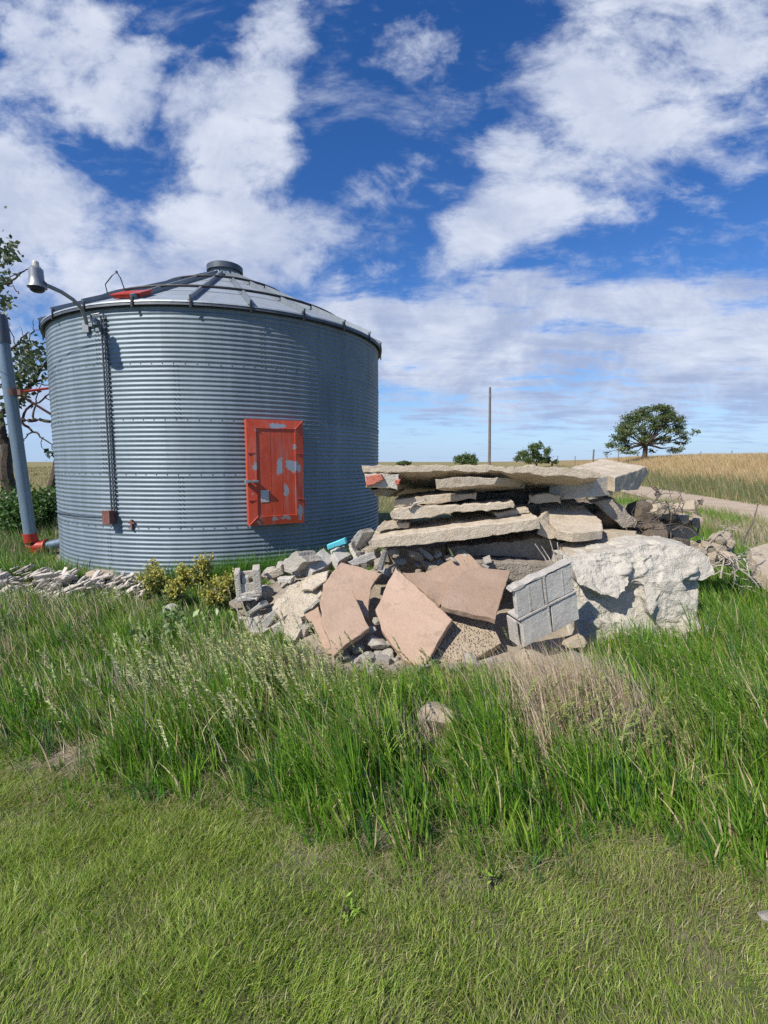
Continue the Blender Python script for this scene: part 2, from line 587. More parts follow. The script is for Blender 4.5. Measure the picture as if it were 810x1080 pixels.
def mixc(n, cols, wts, jit=.15):
    cols = np.array(cols); k = rng.choice(len(cols), n, p=np.array(wts) / sum(wts))
    c = cols[k] * (1 + rng.uniform(-jit, jit, (n, 1)))
    return c * (1 + rng.uniform(-.06, .06, (n, 3)))


def edgeY(X):
    """front edge of the unmown grass as a distance Y for each X"""
    xs = [-6, -2.6, -2.3, -1.55, -1.0, -.6, 0, .5, 1.0, 1.6, 2.4, 6]
    ys = [3.2, 2.95, 2.85, 2.45, 2.3, 2.2, 2.08, 2.03, 1.98, 1.92, 1.9, 1.9]
    return np.interp(X, xs, ys) + .22 * (vnoise(X, X * 0 + 1, .35, 11) - .5) + .2 * (vnoise(X, X * 0, .9, 12) - .5)


def toeY(X):
    """front foot of the rubble pile"""
    xs = [-1.65, -1.45, -.95, -.6, -.35, .15, .3, .9, 1.45, 1.85, 2.75, 2.95]
    ys = [7.4, 4.8, 4.55, 4.1, 3.85, 3.8, 3.9, 3.85, 4.0, 4.4, 4.5, 7.4]
    return np.interp(X, xs, ys, left=99, right=99)


def scatter(n, x0, x1, y0, y1):
    X = rng.uniform(x0, x1, n); Y = rng.uniform(y0, y1, n)
    return X, Y


G1 = (.115, .26, .026); G2 = (.175, .33, .038); G3 = (.07, .18, .026); G4 = (.26, .38, .08); G5 = (.06, .16, .05)
ST = (.50, .41, .26); ST2 = (.62, .53, .38); STG = (.31, .30, .13)


def bare_patch(X, Y):
    """worn bare spots in the lawn"""
    b = 1.2 * np.exp(-(((X + 1.92) / .24) ** 2 + ((Y - 2.68 - .35 * (X + 1.92)) / .09) ** 2))
    b = b + .5 * np.exp(-(((X + .05) / .4) ** 2 + ((Y - 1.98) / .12) ** 2))
    b = b + .4 * np.exp(-(((X - .45) / .3) ** 2 + ((Y - 1.86) / .08) ** 2))
    b = b + .35 * np.exp(-(((X - .95) / .45) ** 2 + ((Y - 1.62) / .12) ** 2))
    return b


def build_lawn():
    X, Y = scatter(720000, -4.0, 3.6, .75, 3.9)
    keep = (np.abs(X) < .85 * Y + .75) & (Y < edgeY(X) + .12)
    pr = 1 - np.clip(bare_patch(X, Y), 0, .93)
    pr *= .55 + .45 * sstep(vnoise(X, Y, .14, 21), .2, .6)
    keep &= rng.random(len(X)) < pr
    X, Y = X[keep], Y[keep]; n = len(X)
    patch = vnoise(X, Y, .45, 22); p2 = vnoise(X, Y, .16, 23)
    H = rng.uniform(.028, .062, n) * (.6 + .8 * p2) * (.85 + .35 * vnoise(X, Y, .07, 24))
    W = rng.uniform(.0021, .0042, n)
    th = 2 * np.pi * vnoise(X, Y, .35, 25) * 1.3 + rng.normal(0, .9, n); th = np.where(rng.random(n) < .3, np.pi * .25 + rng.normal(0, .6, n), th)
    lean = np.stack([np.cos(th), np.sin(th)], -1)
    bend = rng.uniform(.12, .95, n)
    col = mixc(n, [(.29, .40, .06), (.37, .465, .09), (.18, .29, .042), (.43, .47, .15), (.57, .50, .30)], [4, 4, 3, 2, .7])
    dryf = np.clip((sstep(patch, .5, .85) * .45 + sstep(X, -.2, 1.4) * .45 + .4 * np.clip(bare_patch(X, Y) * 2, 0, 1)), 0, .9)
    dr = rng.random(n) < dryf * .55
    col[dr] = mixc(dr.sum(), [(.34, .31, .16), (.27, .285, .11), (.42, .36, .23)], [3, 4, 2])
    P = np.stack([X, Y, gz(X, Y) - .004], -1)
    a = blades('l', P, H, W, lean, bend, col, 3)
    # flat thatch lying between the blades
    X, Y = scatter(22000, -4.0, 3.6, .75, 3.6)
    k = (np.abs(X) < .85 * Y + .7) & (Y < edgeY(X) + .3)
    X, Y = X[k], Y[k]; n = len(X)
    th = rng.uniform(0, 2 * np.pi, n)
    P = np.stack([X, Y, gz(X, Y) + rng.uniform(.001, .012, n)], -1)
    b = blades('t', P, rng.uniform(.02, .06, n), rng.uniform(.0012, .0026, n), np.stack([np.cos(th), np.sin(th)], -1), rng.uniform(2.0, 2.6, n),
               mixc(n, [(.42, .36, .23), (.34, .29, .18), (.28, .28, .12)], [3, 3, 4]), 2)
    stuff('lawn_grass', [a, b], 'blade', 'short mown lawn with yellowish thatch across the foreground', 'lawn')


def tall_height(X, Y):
    """height of the unmown grass"""
    e = edgeY(X)
    h = .16 + .22 * sstep(Y - e, -.05, .45)
    toe = toeY(X)
    h = np.where(toe < 50, h * (1 - (.66 - .36 * sstep(X, 1.6, 2.0)) * sstep(Y, toe - 1.15, toe - .1)), h)
    h = np.where(X < -1.5, h * (.62 + .2 * vnoise(X, Y, .6, 31)), h)
    h = h * (1 - .66 * np.exp(-((X - .27) / .17) ** 2) * (Y < 3.0))
    h = h * (1 - .5 * sstep(Y, 4.3, 5.2) * sstep(X, -3.2, -2.6))
    return h * (.62 + .76 * vnoise(X, Y, .33, 32))


def in_pile(X, Y):
    return (Y > toeY(X)) & (Y < 7.2)


def in_stones(X, Y):
    return (X < -2.65) & (Y > 5.75 + .1 * vnoise(X, Y, .4, 5)) & (Y < 7.0 + .12 * (X + 4)) & (X > -7)


def clearing(X, Y):
    """thin places: round the lone rock, below the slabs, round the stones by the dead root"""
    c = np.exp(-(((X - .31) / .17) ** 2 + ((Y - 2.93) / .20) ** 2)) * 1.1
    c = c + .5 * np.exp(-(((X + .05) / .55) ** 2 + ((Y - 3.75) / .16) ** 2))
    c = c + .5 * np.exp(-(((X - 1.3) / .35) ** 2 + ((Y - 3.85) / .2) ** 2))
    c = c + .5 * np.exp(-(((X - 1.25) / .35) ** 2 + ((Y - 3.1) / .22) ** 2))
    c = c + .8 * np.exp(-(((X - 2.6) / .2) ** 2 + ((Y - 4.1) / .15) ** 2))
    c = c + .8 * np.exp(-(((X + 2.95) / .3) ** 2 + ((Y - 4.85) / .2) ** 2))
    return np.clip(c, 0, .97)


def build_tall():
    parts = []
    # the unmown grass grows in tussocks: every tussock has its own height, hue and lean
    TX, TY = scatter(56000, -7.5, 6.5, 1.8, 8.6)
    dist = np.hypot(TX, TY)
    keep = (np.abs(TX) < .86 * TY + .8) & (TY > edgeY(TX) + rng.normal(0, .06, len(TX))) & ~in_pile(TX, TY) & (np.hypot(TX - BC[0], TY - BC[1]) > BR + .05)
    keep &= rng.random(len(TX)) < np.clip(4.4 / dist, .4, 1)
    keep &= ~(in_stones(TX, TY) & (rng.random(len(TX)) < .985))
    keep &= rng.random(len(TX)) < (.18 + 1.0 * sstep(vnoise(TX, TY, .30, 33), .22, .62))
    keep &= rng.random(len(TX)) < 1 - .9 * np.clip(bare_patch(TX, TY), 0, 1)
    keep &= rng.random(len(TX)) > clearing(TX, TY)
    TX, TY = TX[keep], TY[keep]; nt = len(TX)
    th_h = tall_height(TX, TY) * rng.uniform(.6, 1.25, nt)
    tcol = mixc(nt, [G1, G2, G3, G4, G5], [4, 4, 3, 2.2, 2], .2)
    big = vnoise(TX, TY, .8, 34)
    ol = (TX < -1.2) & (rng.random(nt) < .05 + .2 * (big > .6))
    tcol[ol] = mixc(ol.sum(), [(.16, .25, .05), (.21, .29, .08), (.29, .31, .14)], [3, 3, 2])
    twid = rng.uniform(.75, 1.5, nt); tang = rng.normal(np.pi * .93, .55, nt); twind = np.abs(rng.normal(.25, .2, nt))
    m = rng.integers(6, 16, nt)
    k = np.repeat(np.arange(nt), m); n = len(k)
    oa = rng.uniform(0, 2 * np.pi, n); orr = np.abs(rng.normal(0, .035, n))
    X = TX[k] + np.cos(oa) * orr; Y = TY[k] + np.sin(oa) * orr
    H = th_h[k] * rng.uniform(.45, 1.15, n)
    W = rng.uniform(.0058, .0105, n) * twid[k] * (1 + .04 * Y)
    spl = rng.uniform(.2, 1.0, n)
    lean = np.stack([np.cos(oa) * spl + np.cos(tang[k]) * twind[k] * 3, np.sin(oa) * spl + np.sin(tang[k]) * twind[k] * 3], -1)
    lean /= np.maximum(1, np.linalg.norm(lean, axis=1))[:, None]
    bend = np.abs(rng.normal(.30, .24, n)) + .04
    col = tcol[k] * (1 + rng.uniform(-.2, .2, (n, 1)))
    dead = rng.random(n) < .07
    col[dead] = mixc(dead.sum(), [ST, ST2, STG, (.58, .50, .36)], [2, 2, 2, 1])
    tip = col * np.array([1.3, 1.14, 1.05])
    P = np.stack([X, Y, gz(X, Y) - .01], -1)
    parts.append(blades('g', P, H, W, lean, bend, col, 4, tipc=tip))
    # matted dead straw lying at the foot of the tussocks
    X, Y = scatter(42000, -4.5, 4.2, 1.7, 5.0)
    k = (np.abs(X) < .86 * Y + .6) & (Y > edgeY(X) - .12) & (Y < toeY(X) + .1); X, Y = X[k], Y[k]; n = len(X)
    th = rng.uniform(0, 6.28, n)
    parts.append(blades('m', np.stack([X, Y, gz(X, Y) + rng.uniform(.002, .03, n)], -1), rng.uniform(.04, .14, n), rng.uniform(.0018, .0035, n),
                        np.stack([np.cos(th), np.sin(th)], -1), rng.uniform(1.7, 2.5, n), mixc(n, [(.42, .35, .22), (.50, .42, .28), (.30, .26, .14)], [3, 2, 2]), 2))
    # lower, softer edge fringe spilling on to the lawn
    X, Y = scatter(30000, -4, 3.6, 1.6, 3.4)
    d = Y - edgeY(X)
    k = (d > -.22) & (d < .1) & (np.abs(X) < .86 * Y + .6) & (rng.random(len(X)) < sstep(d, -.25, .1)) & (vnoise(X, Y, .12, 36) > .4)
    X, Y = X[k], Y[k]; n = len(X)
    th = rng.uniform(0, 2 * np.pi, n)
    parts.append(blades('f', np.stack([X, Y, gz(X, Y) - .005], -1), rng.uniform(.06, .16, n), rng.uniform(.003, .0055, n),
                        np.stack([np.cos(th), np.sin(th)], -1), rng.uniform(.1, .6, n), mixc(n, [G1, G2, G4, (.16, .18, .06)], [3, 4, 3, 3]), 4))
    # grass between the pile, the bin and the field
    X, Y = scatter(60000, 2.0, 16, 5.2, 19)
    s = road_s(X, Y)
    k = (np.abs(X) < .86 * Y + 1) & (s < -1.3 + .8 * (vnoise(X, Y, 1, 40) - .5)) & ~in_pile(X, Y) & ((X - 2.9) > .10 * (Y - 7))
    X, Y = X[k], Y[k]; n = len(X)
    dryp = sstep(vnoise(X, Y, 1.3, 41) + .22 * (road_s(X, Y) + 4) / 2, .5, .8)
    col = mixc(n, [G1, G2, G4], [3, 3, 3]); dr = rng.random(n) < dryp
    col[dr] = mixc(dr.sum(), [ST, ST2, STG], [3, 3, 2])
    th = rng.normal(np.pi, .9, n)
    parts.append(blades('r', np.stack([X, Y, gz(X, Y) - .01], -1), rng.uniform(.18, .42, n), rng.uniform(.005, .010, n) * (1 + .05 * Y),
                        np.stack([np.cos(th), np.sin(th)], -1), np.abs(rng.normal(.3, .2, n)), col, 3))
    # behind and beside the bin, left
    X, Y = scatter(36000, -17, -4.8, 6.5, 19)
    k = (np.abs(X) < .9 * Y + 1.2) & (np.hypot(X - BC[0], Y - BC[1]) > BR + .1) & ~in_stones(X, Y)
    X, Y = X[k], Y[k]; n = len(X)
    th = rng.normal(np.pi, 1.1, n)
    parts.append(blades('b', np.stack([X, Y, gz(X, Y) - .01], -1), rng.uniform(.15, .42, n), rng.uniform(.006, .011, n) * (1 + .04 * Y),
                        np.stack([np.cos(th), np.sin(th)], -1), np.abs(rng.normal(.35, .25, n)), mixc(n, [G3, G1, (.12, .14, .06), (.2, .2, .11), ST], [3, 3, 3, 3, 1.0]), 3))
    # weeds tight against the wall of the bin
    a = rng.uniform(R_(-92), R_(-20), 9000); r = BR + rng.uniform(.06, .65, 9000)
    X = BC[0] + np.cos(a) * r; Y = BC[1] + np.sin(a) * r
    k = (rng.random(9000) < sstep(X, -3.6, -2.5)); X, Y = X[k], Y[k]; n = len(X)
    th = rng.uniform(0, 6.28, n)
    parts.append(blades('w', np.stack([X, Y, gz(X, Y) - .01], -1), rng.uniform(.12, .42, n) * (.6 + .8 * vnoise(X, Y, .4, 44)), rng.uniform(.006, .011, n),
                        np.stack([np.cos(th), np.sin(th)], -1), np.abs(rng.normal(.3, .2, n)), mixc(n, [G1, G3, G5, G2], [3, 3, 2, 2]), 3))
    stuff('tall_grass', parts, 'blade', 'dense unmown green grass growing up to the rubble and the bin', 'tall grass')


def stalk_set(X, Y, H, lean, col, head_col, head=.09, nsp=16, w=.0022, headw=.0075):
    """grass stems that end in a nodding seed head of small spikelets"""
    n = len(X)
    P = np.stack([X, Y, gz(X, Y)], -1)
    bend = np.abs(rng.normal(.22, .1, n))
    st = blades('s', P, H, np.full(n, w) * (1 + .08 * Y), lean, bend, col, 5)
    out = [st]
    for j in range(nsp):
        t = 1 - (head / H) * (j / nsp) * rng.uniform(.7, 1.3, n)
        up = H * t * (1 - .35 * bend * t); off = lean * (H * (bend * t * t + .12 * t))[:, None]
        c = P + np.stack([off[:, 0], off[:, 1], up], -1)
        th = rng.uniform(0, 6.28, n)
        d = np.stack([np.cos(th) * .5 + lean[:, 0] * .8, np.sin(th) * .5 + lean[:, 1] * .4, rng.uniform(.1, 1.0, n)], -1)
        d /= np.linalg.norm(d, axis=1)[:, None]
        L = rng.uniform(.7, 1.3, n) * headw * 2.6 * (1 + .04 * Y)
        s = np.cross(d, rng.normal(size=(n, 3))); s /= np.linalg.norm(s, axis=1)[:, None]
        Wd = L * .14
        vs = np.stack([c, c + d * (L * .5)[:, None] + s * Wd[:, None], c + d * L[:, None], c + d * (L * .5)[:, None] - s * Wd[:, None]], 1).reshape(-1, 3)
        q = np.arange(n)[:, None] * 4 + np.array([[0, 1, 2, 3]])
        cc = np.repeat(head_col * (1 + rng.uniform(-.2, .2, (n, 1))), 4, 0)
        out.append((vs, q, np.zeros((0, 3), int), cc))
    return out


def build_dry():
    parts = []

    def leanv(n, mu=np.pi * .95, sd=.5):
        th = rng.normal(mu, sd, n); return np.stack([np.cos(th), np.sin(th)], -1)

    def patch(cx, cy, rx, ry, n, h0, h1, cols, w=(.003, .0055), mu=np.pi * .95, b=.22):
        X = rng.normal(cx, rx, n); Y = rng.normal(cy, ry, n)
        k = (Y < toeY(X) + .05) & (Y > edgeY(X) - .05); X, Y = X[k], Y[k]; m = len(X)
        parts.append(blades('d', np.stack([X, Y, gz(X, Y)], -1), rng.uniform(h0, h1, m), rng.uniform(*w, m) * (1 + .05 * Y), leanv(m, mu, .6),
                            np.abs(rng.normal(b, .15, m)), mixc(m, cols, [1] * len(cols)), 4))
    # pale dead tuft in front of the mortared blocks
    patch(1.22, 2.95, .20, .18, 2000, .30, .60, [ST, ST2, (.46, .35, .25), (.56, .44, .33)], w=(.0035, .0065))
    patch(1.12, 3.45, .2, .15, 600, .2, .36, [ST, ST2, (.36, .27, .19)])
    patch(1.5, 2.85, .2, .18, 420, .2, .42, [ST, ST2, (.36, .27, .19)])
    patch(.05, 2.75, .14, .1, 200, .2, .36, [ST2, (.55, .48, .36)])
    patch(-1.9, 3.3, .2, .12, 130, .22, .40, [(.66, .58, .44), ST2])
    patch(-1.2, 3.5, .25, .3, 420, .25, .45, [ST2, (.5, .40, .30), ST])
    patch(-.8, 3.2, .35, .35, 420, .22, .42, [ST2, ST])
    patch(-3.9, 5.2, .8, .3, 1000, .18, .38, [ST2, ST, (.58, .50, .37), (.30, .30, .15)])
    patch(-2.6, 4.0, .7, .5, 300, .15, .36, [ST2, ST, (.25, .25, .13)])
    patch(-1.75, 2.95, .3, .15, 350, .1, .25, [ST2, ST, STG])
    # loose dead stems through the green
    X, Y = scatter(2400, -6, 4.5, 2.0, 6.5)
    k = (np.abs(X) < .86 * Y + .6) & (Y > edgeY(X) + .05) & (Y < toeY(X)) & ~in_stones(X, Y); X, Y = X[k], Y[k]; n = len(X)
    parts.append(blades('d', np.stack([X, Y, gz(X, Y)], -1), tall_height(X, Y) * rng.uniform(.7, 1.35, n), rng.uniform(.002, .004, n) * (1 + .08 * Y), leanv(n, np.pi * .95, 1.0),
                        np.abs(rng.normal(.3, .25, n)), mixc(n, [ST, ST2, STG], [2, 2, 2]), 4))
    stuff('dry_grass', parts, 'straw', 'bleached dead grass standing in tufts among the green', 'dry grass')
    # seed heads
    P2 = []
    def heads(cx, cy, rx, ry, n, h0, h1, hc, mu=np.pi * .95, nsp=46, head=.13):
        X = rng.normal(cx, rx, n); Y = rng.normal(cy, ry, n)
        k = (Y < toeY(X)) & (Y > edgeY(X)); X, Y = X[k], Y[k]; m = len(X)
        col = mixc(m, [(.14, .18, .05), (.25, .24, .10)], [1, 1])
        P2.extend(stalk_set(X, Y, rng.uniform(h0, h1, m), leanv(m, mu, .35), col, mixc(m, [hc, tuple(c * .8 for c in hc)], [1, 1]), head, nsp))
    heads(-1.15, 3.35, .4, .35, 130, .34, .52, (.47, .51, .23))
    heads(-.75, 3.0, .35, .3, 100, .34, .52, (.52, .51, .26))
    heads(-2.4, 3.6, .7, .5, 36, .28, .42, (.40, .38, .18))
    heads(1.0, 2.75, .16, .12, 36, .36, .46, (.25, .29, .08), mu=0.0)
    heads(1.15, 2.5, .18, .1, 18, .34, .44, (.27, .31, .09), mu=0.2)
    heads(1.45, 2.75, .1, .1, 14, .40, .5, (.30, .32, .10), mu=np.pi)
    heads(2.2, 2.9, .5, .5, 80, .34, .52, (.26, .31, .09))
    heads(.2, 3.0, .6, .4, 45, .32, .46, (.3, .32, .11))
    heads(-3.9, 5.3, 1.0, .35, 70, .26, .44, (.45, .40, .27))
    stuff('seed_heads', P2, 'straw', 'nodding yellow green seed heads rising above the tall grass', 'seed heads')


def build_field():
    parts = []
    # straw grass on the rise beyond the track
    N = 170000
    Y = 9 + (rng.random(N) ** 1.7) * 95; X = rng.uniform(0, 1, N) * (1.05 * Y + 4)
    s = road_s(X, Y)
    k = (s > 1.15 + .5 * (vnoise(X, Y, 1.5, 57) - .5)) & (X > .2 * Y) & (X < .95 * Y + 4)
    X, Y, s = X[k], Y[k], s[k]; n = len(X)
    g = 1 - sstep(s + 3.0 * (vnoise(X, Y, 2.5, 52) - .5), 4.5, 8.5)
    col = mixc(n, [(.44, .32, .16), (.50, .375, .20), (.37, .27, .13), (.52, .41, .25)], [3, 3, 2, 2])
    gr = rng.random(n) < g * .88
    col[gr] = mixc(gr.sum(), [(.13, .155, .05), (.17, .19, .075), (.20, .20, .10), (.10, .125, .055)], [3, 3, 3, 2])
    H = np.where(s < 2.2, rng.uniform(.2, .4, n), rng.uniform(.35, .72, n)) * (.8 + .4 * vnoise(X, Y, 3, 53))
    th = rng.normal(np.pi * .9, .9, n)
    W = rng.uniform(.004, .008, n) * (1 + .10 * Y)
    parts.append(blades('h', np.stack([X, Y, gz(X, Y) - .01], -1), H, W, np.stack([np.cos(th), np.sin(th)], -1), np.abs(rng.normal(.25, .18, n)), col, 3))
    # flat field straight ahead and on the left
    N = 90000
    Y = 11 + (rng.random(N) ** 1.8) * 150; X = rng.uniform(-1.0, .75, N) * (Y + 3)
    s = road_s(X, Y)
    k = (s < -1.4) & (np.hypot(X - BC[0], Y - BC[1]) > BR + .6)
    X, Y = X[k], Y[k]; n = len(X)
    dry = vnoise(X, Y, 9, 55)
    col = mixc(n, [(.22, .21, .08), (.27, .24, .11), (.16, .18, .06), (.36, .29, .16)], [3, 3, 2, 2])
    d2 = rng.random(n) < .55 * sstep(X, -2, 2) ; col[d2] = mixc(d2.sum(), [(.44, .34, .19), (.38, .30, .16), (.5, .40, .24)], [1, 1, 1])
    th = rng.uniform(0, 6.28, n)
    parts.append(blades('h', np.stack([X, Y, gz(X, Y) - .01], -1), rng.uniform(.15, .38, n) * (.7 + .6 * dry), rng.uniform(.004, .008, n) * (1 + .11 * Y),
                        np.stack([np.cos(th), np.sin(th)], -1), np.abs(rng.normal(.3, .2, n)), col, 2))
    stuff('field_grass', parts, 'straw', 'straw coloured prairie grass over the rise and the far field', 'field grass')


# ------------------------------------------------------------------ slabs and rubble
def outward(poly):
    A = sum(poly[i][0] * poly[(i + 1) % len(poly)][1] - poly[(i + 1) % len(poly)][0] * poly[i][1] for i in range(len(poly)))
    return poly if A > 0 else poly[::-1]


def pip(x, y, poly):
    r = False; j = len(poly) - 1
    for i in range(len(poly)):
        xi, yi = poly[i]; xj, yj = poly[j]
        if (yi > y) != (yj > y) and x < (xj - xi) * (y - yi) / (yj - yi + 1e-12) + xi: r = not r
        j = i
    return r


def prism(name, pts3, n, ext, mat, label, cat='concrete slab', group=None, res=.045, edge=.012, face=.004, side=.010, chamf=.006, seed=0, parent=None, kind=None):
    """a broken slab: outline pts3 on a plane with normal n (towards the viewer), pushed along ext"""
    n = n.normalized(); ext = Vector(ext)
    if n.dot(ext) > 0: n = -n
    p0 = pts3[0]
    t = (pts3[1] - pts3[0]); t = (t - n * t.dot(n)).normalized(); b = n.cross(t)
    poly = outward([((p - p0).dot(t), (p - p0).dot(b)) for p in pts3])
    so = Vector((seed * 3.17, seed * 1.31, seed * 7.7))
    dens = []
    for i in range(len(poly)):
        a = Vector(poly[i]); c = Vector(poly[(i + 1) % len(poly)])
        k = max(1, int((c - a).length / res))
        nn = Vector(((c - a).y, -(c - a).x)).normalized()
        for j in range(k):
            q = a.lerp(c, j / k)
            w = noise.fractal(Vector((q.x * 6, q.y * 6, 0)) + so, .7, 2.1, 5) * edge * 1.6
            w += noise.noise(Vector((q.x * 2.2, q.y * 2.2, 5)) + so) * edge
            w -= edge * .8
            if j == 0: w = -abs(w) * .6
            q = q + nn * w
            dens.append((q.x, q.y))
    nb = len(dens)

    def inset(pl, d):
        out = []
        for i in range(len(pl)):
            a = Vector(pl[i - 1]); c = Vector(pl[(i + 1) % len(pl)])
            tt = (c - a)
            if tt.length < 1e-6: out.append(pl[i]); continue
            tt.normalize(); nn = Vector((-tt.y, tt.x))
            dd = d * (.5 + abs(noise.noise(Vector((pl[i][0] * 14, pl[i][1] * 14, 3)) + so)) * 2.2)
            out.append((pl[i][0] + nn.x * dd, pl[i][1] + nn.y * dd))
        return out
    cap = inset(dens, chamf)
    xs = [p[0] for p in cap]; ys = [p[1] for p in cap]
    inner = []
    x = min(xs) + res * .5
    while x < max(xs):
        y = min(ys) + res * .5
        while y < max(ys):
            jx = x + random.uniform(-.3, .3) * res; jy = y + random.uniform(-.3, .3) * res
            if pip(jx, jy, cap) and min((jx - c[0]) ** 2 + (jy - c[1]) ** 2 for c in cap) > (res * .45) ** 2:
                inner.append((jx, jy))
            y += res
        x += res
    V2 = [Vector(p) for p in cap + inner]
    r = delaunay_2d_cdt(V2, [(i, (i + 1) % nb) for i in range(nb)], [], 1, 1e-6)
    cv, cf, orig = r[0], r[2], r[3]
    L = ext.length
    ed = ext / L
    W = lambda p: p0 + t * p[0] + b * p[1]
    verts = [W(p) for p in cv]; kinds = [0] * len(cv)
    faces = [tuple(f) for f in cf]
    m = len(cv)
    # map boundary index -> cdt vertex
    bmap = {}
    for i, o in enumerate(orig):
        for q in o:
            if q < nb: bmap[q] = i
    bidx = [bmap.get(i, i) for i in range(nb)]
    back0 = len(verts)
    verts += [W(p) + ext for p in cv]; kinds += [1] * m
    faces += [tuple(reversed([i + back0 for i in f])) for f in cf]
    ns = max(1, int(L / (res * 1.1)))
    cc = min(chamf * 1.2, L * .2)
    offs = [cc] + [cc + (L - 2 * cc) * k / ns for k in range(1, ns)] + [L - cc]
    rings = [bidx]
    for o_ in offs:
        st = len(verts)
        verts += [W(p) + ed * o_ for p in dens]; kinds += [2] * nb
        rings.append(list(range(st, st + nb)))
    rings.append([i + back0 for i in bidx])
    for a, c in zip(rings[:-1], rings[1:]):
        for i in range(nb):
            j = (i + 1) % nb
            q = (a[i], c[i], c[j], a[j])
            if len(set(q)) == 4: faces.append(q)
    cen = sum((Vector(v) for v in verts), Vector()) / len(verts)
    out = []
    for v, k in zip(verts, kinds):
        nv = noise.noise_vector(v * 9 + so) * .6 + noise.noise_vector(v * 23 + so) * .4
        amp = side if k == 2 else face
        if k == 2:
            d = nv * amp * 1.3
        else:
            d = n * (nv.x * amp * 1.6) + nv * amp * .3
        out.append(v + d - cen)
    me = mesh_from(name, out, faces)
    bm = bmesh.new(); bm.from_mesh(me)
    bmesh.ops.recalc_face_normals(bm, faces=bm.faces)
    bm.to_mesh(me); bm.free()
    o = link_mesh(name, me, M[mat], parent, cen)
    if parent is None: tag(o, label, cat, group, kind or 'thing')
    return o


def slab_top(name, px, anchors, th, mat, label, **kw):
    """outline seen on the upper face; plane through three (px,py,Y) anchors"""
    a = [at(*q) for q in anchors]
    n = (a[1] - a[0]).cross(a[2] - a[0]).normalized()
    if n.dot(Vector(CAM) - a[0]) < 0: n = -n
    pts = [onplane(x, y, a[0], n) for x, y in px]
    return prism(name, pts, n, -n * th, mat, label, **kw)


def slab_front(name, px, L, Rr, ext, mat, label, lean=0.0, **kw):
    """outline seen on the front face; vertical plane through (px,Y) left and right"""
    a = at(L[0], 540, L[1]); b = at(Rr[0], 540, Rr[1])
    h = Vector((b.x - a.x, b.y - a.y, 0)).normalized()
    n = Vector((h.y, -h.x, lean)).normalized()
    pts = [onplane(x, y, Vector((a.x, a.y, .9)), n) for x, y in px]
    return prism(name, pts, n, ext, mat, label, **kw)


def rock_mesh(name, seed, dims, cuts=9, rough=.08, sub=3, tight=(.55, .9)):
    rd = random.Random(seed)
    bm = bmesh.new()
    bmesh.ops.create_icosphere(bm, subdivisions=sub, radius=1.0)
    pl = []
    for _ in range(cuts):
        v = Vector((rd.gauss(0, 1), rd.gauss(0, 1), rd.gauss(0, 1))).normalized()
        pl.append((v, rd.uniform(*tight)))
    so = Vector((seed * 1.7 % 97, seed * 3.1 % 89, seed * .7 % 83))
    for v in bm.verts:
        p = v.co.copy()
        for n, d in pl:
            e = p.dot(n) - d
            if e > 0: p -= n * e
        p += noise.noise_vector(p * 2.3 + so) * rough + noise.noise_vector(p * 6 + so) * rough * .45
        v.co = Vector((p.x * dims[0], p.y * dims[1], p.z * dims[2]))
    me = bpy.data.meshes.new(name); bm.to_mesh(me); bm.free()
    return me


def box_mesh(name, dims, seed, rough=.02, cut=5, res=5):
    """a chipped rectangular fragment"""
    rd = random.Random(seed)
    bm = bmesh.new(); bmesh.ops.create_cube(bm, size=2)
    bmesh.ops.subdivide_edges(bm, edges=bm.edges[:], cuts=res, use_grid_fill=True)
    pl = [(Vector((rd.choice((-1, 1)) * rd.uniform(.4, 1), rd.choice((-1, 1)) * rd.uniform(.4, 1), rd.choice((-1, 1)) * rd.uniform(.1, 1))).normalized(), rd.uniform(.95, 1.3)) for _ in range(cut)]
    so = Vector((seed * 1.7 % 97, seed * 3.1 % 89, seed * .7 % 83))
    mx = max(dims)
    for v in bm.verts:
        p = v.co.copy()
        for n, d in pl:
            e = p.dot(n) - d
            if e > 0: p -= n * e
        q = Vector((p.x * dims[0], p.y * dims[1], p.z * dims[2]))
        q += noise.noise_vector(q / mx * 5 + so) * rough * mx * .6 + noise.noise_vector(q / mx * 13 + so) * rough * mx * .4
        v.co = q
    me = bpy.data.meshes.new(name); bm.to_mesh(me); bm.free()
    return me


def place(name, me, mat, loc, rot, label, cat, group=None, scale=None):
    o = bpy.data.objects.new(name, me); COL.objects.link(o)
    if len(me.materials) == 0: me.materials.append(M[mat])
    o.location = loc; o.rotation_euler = rot
    if scale is not None: o.scale = scale
    tag(o, label, cat, group)
    return o


# ------------------------------------------------------------------ the grain bin
def pol(r, a, z): return Vector((BC[0] + r * math.cos(a), BC[1] + r * math.sin(a), z))


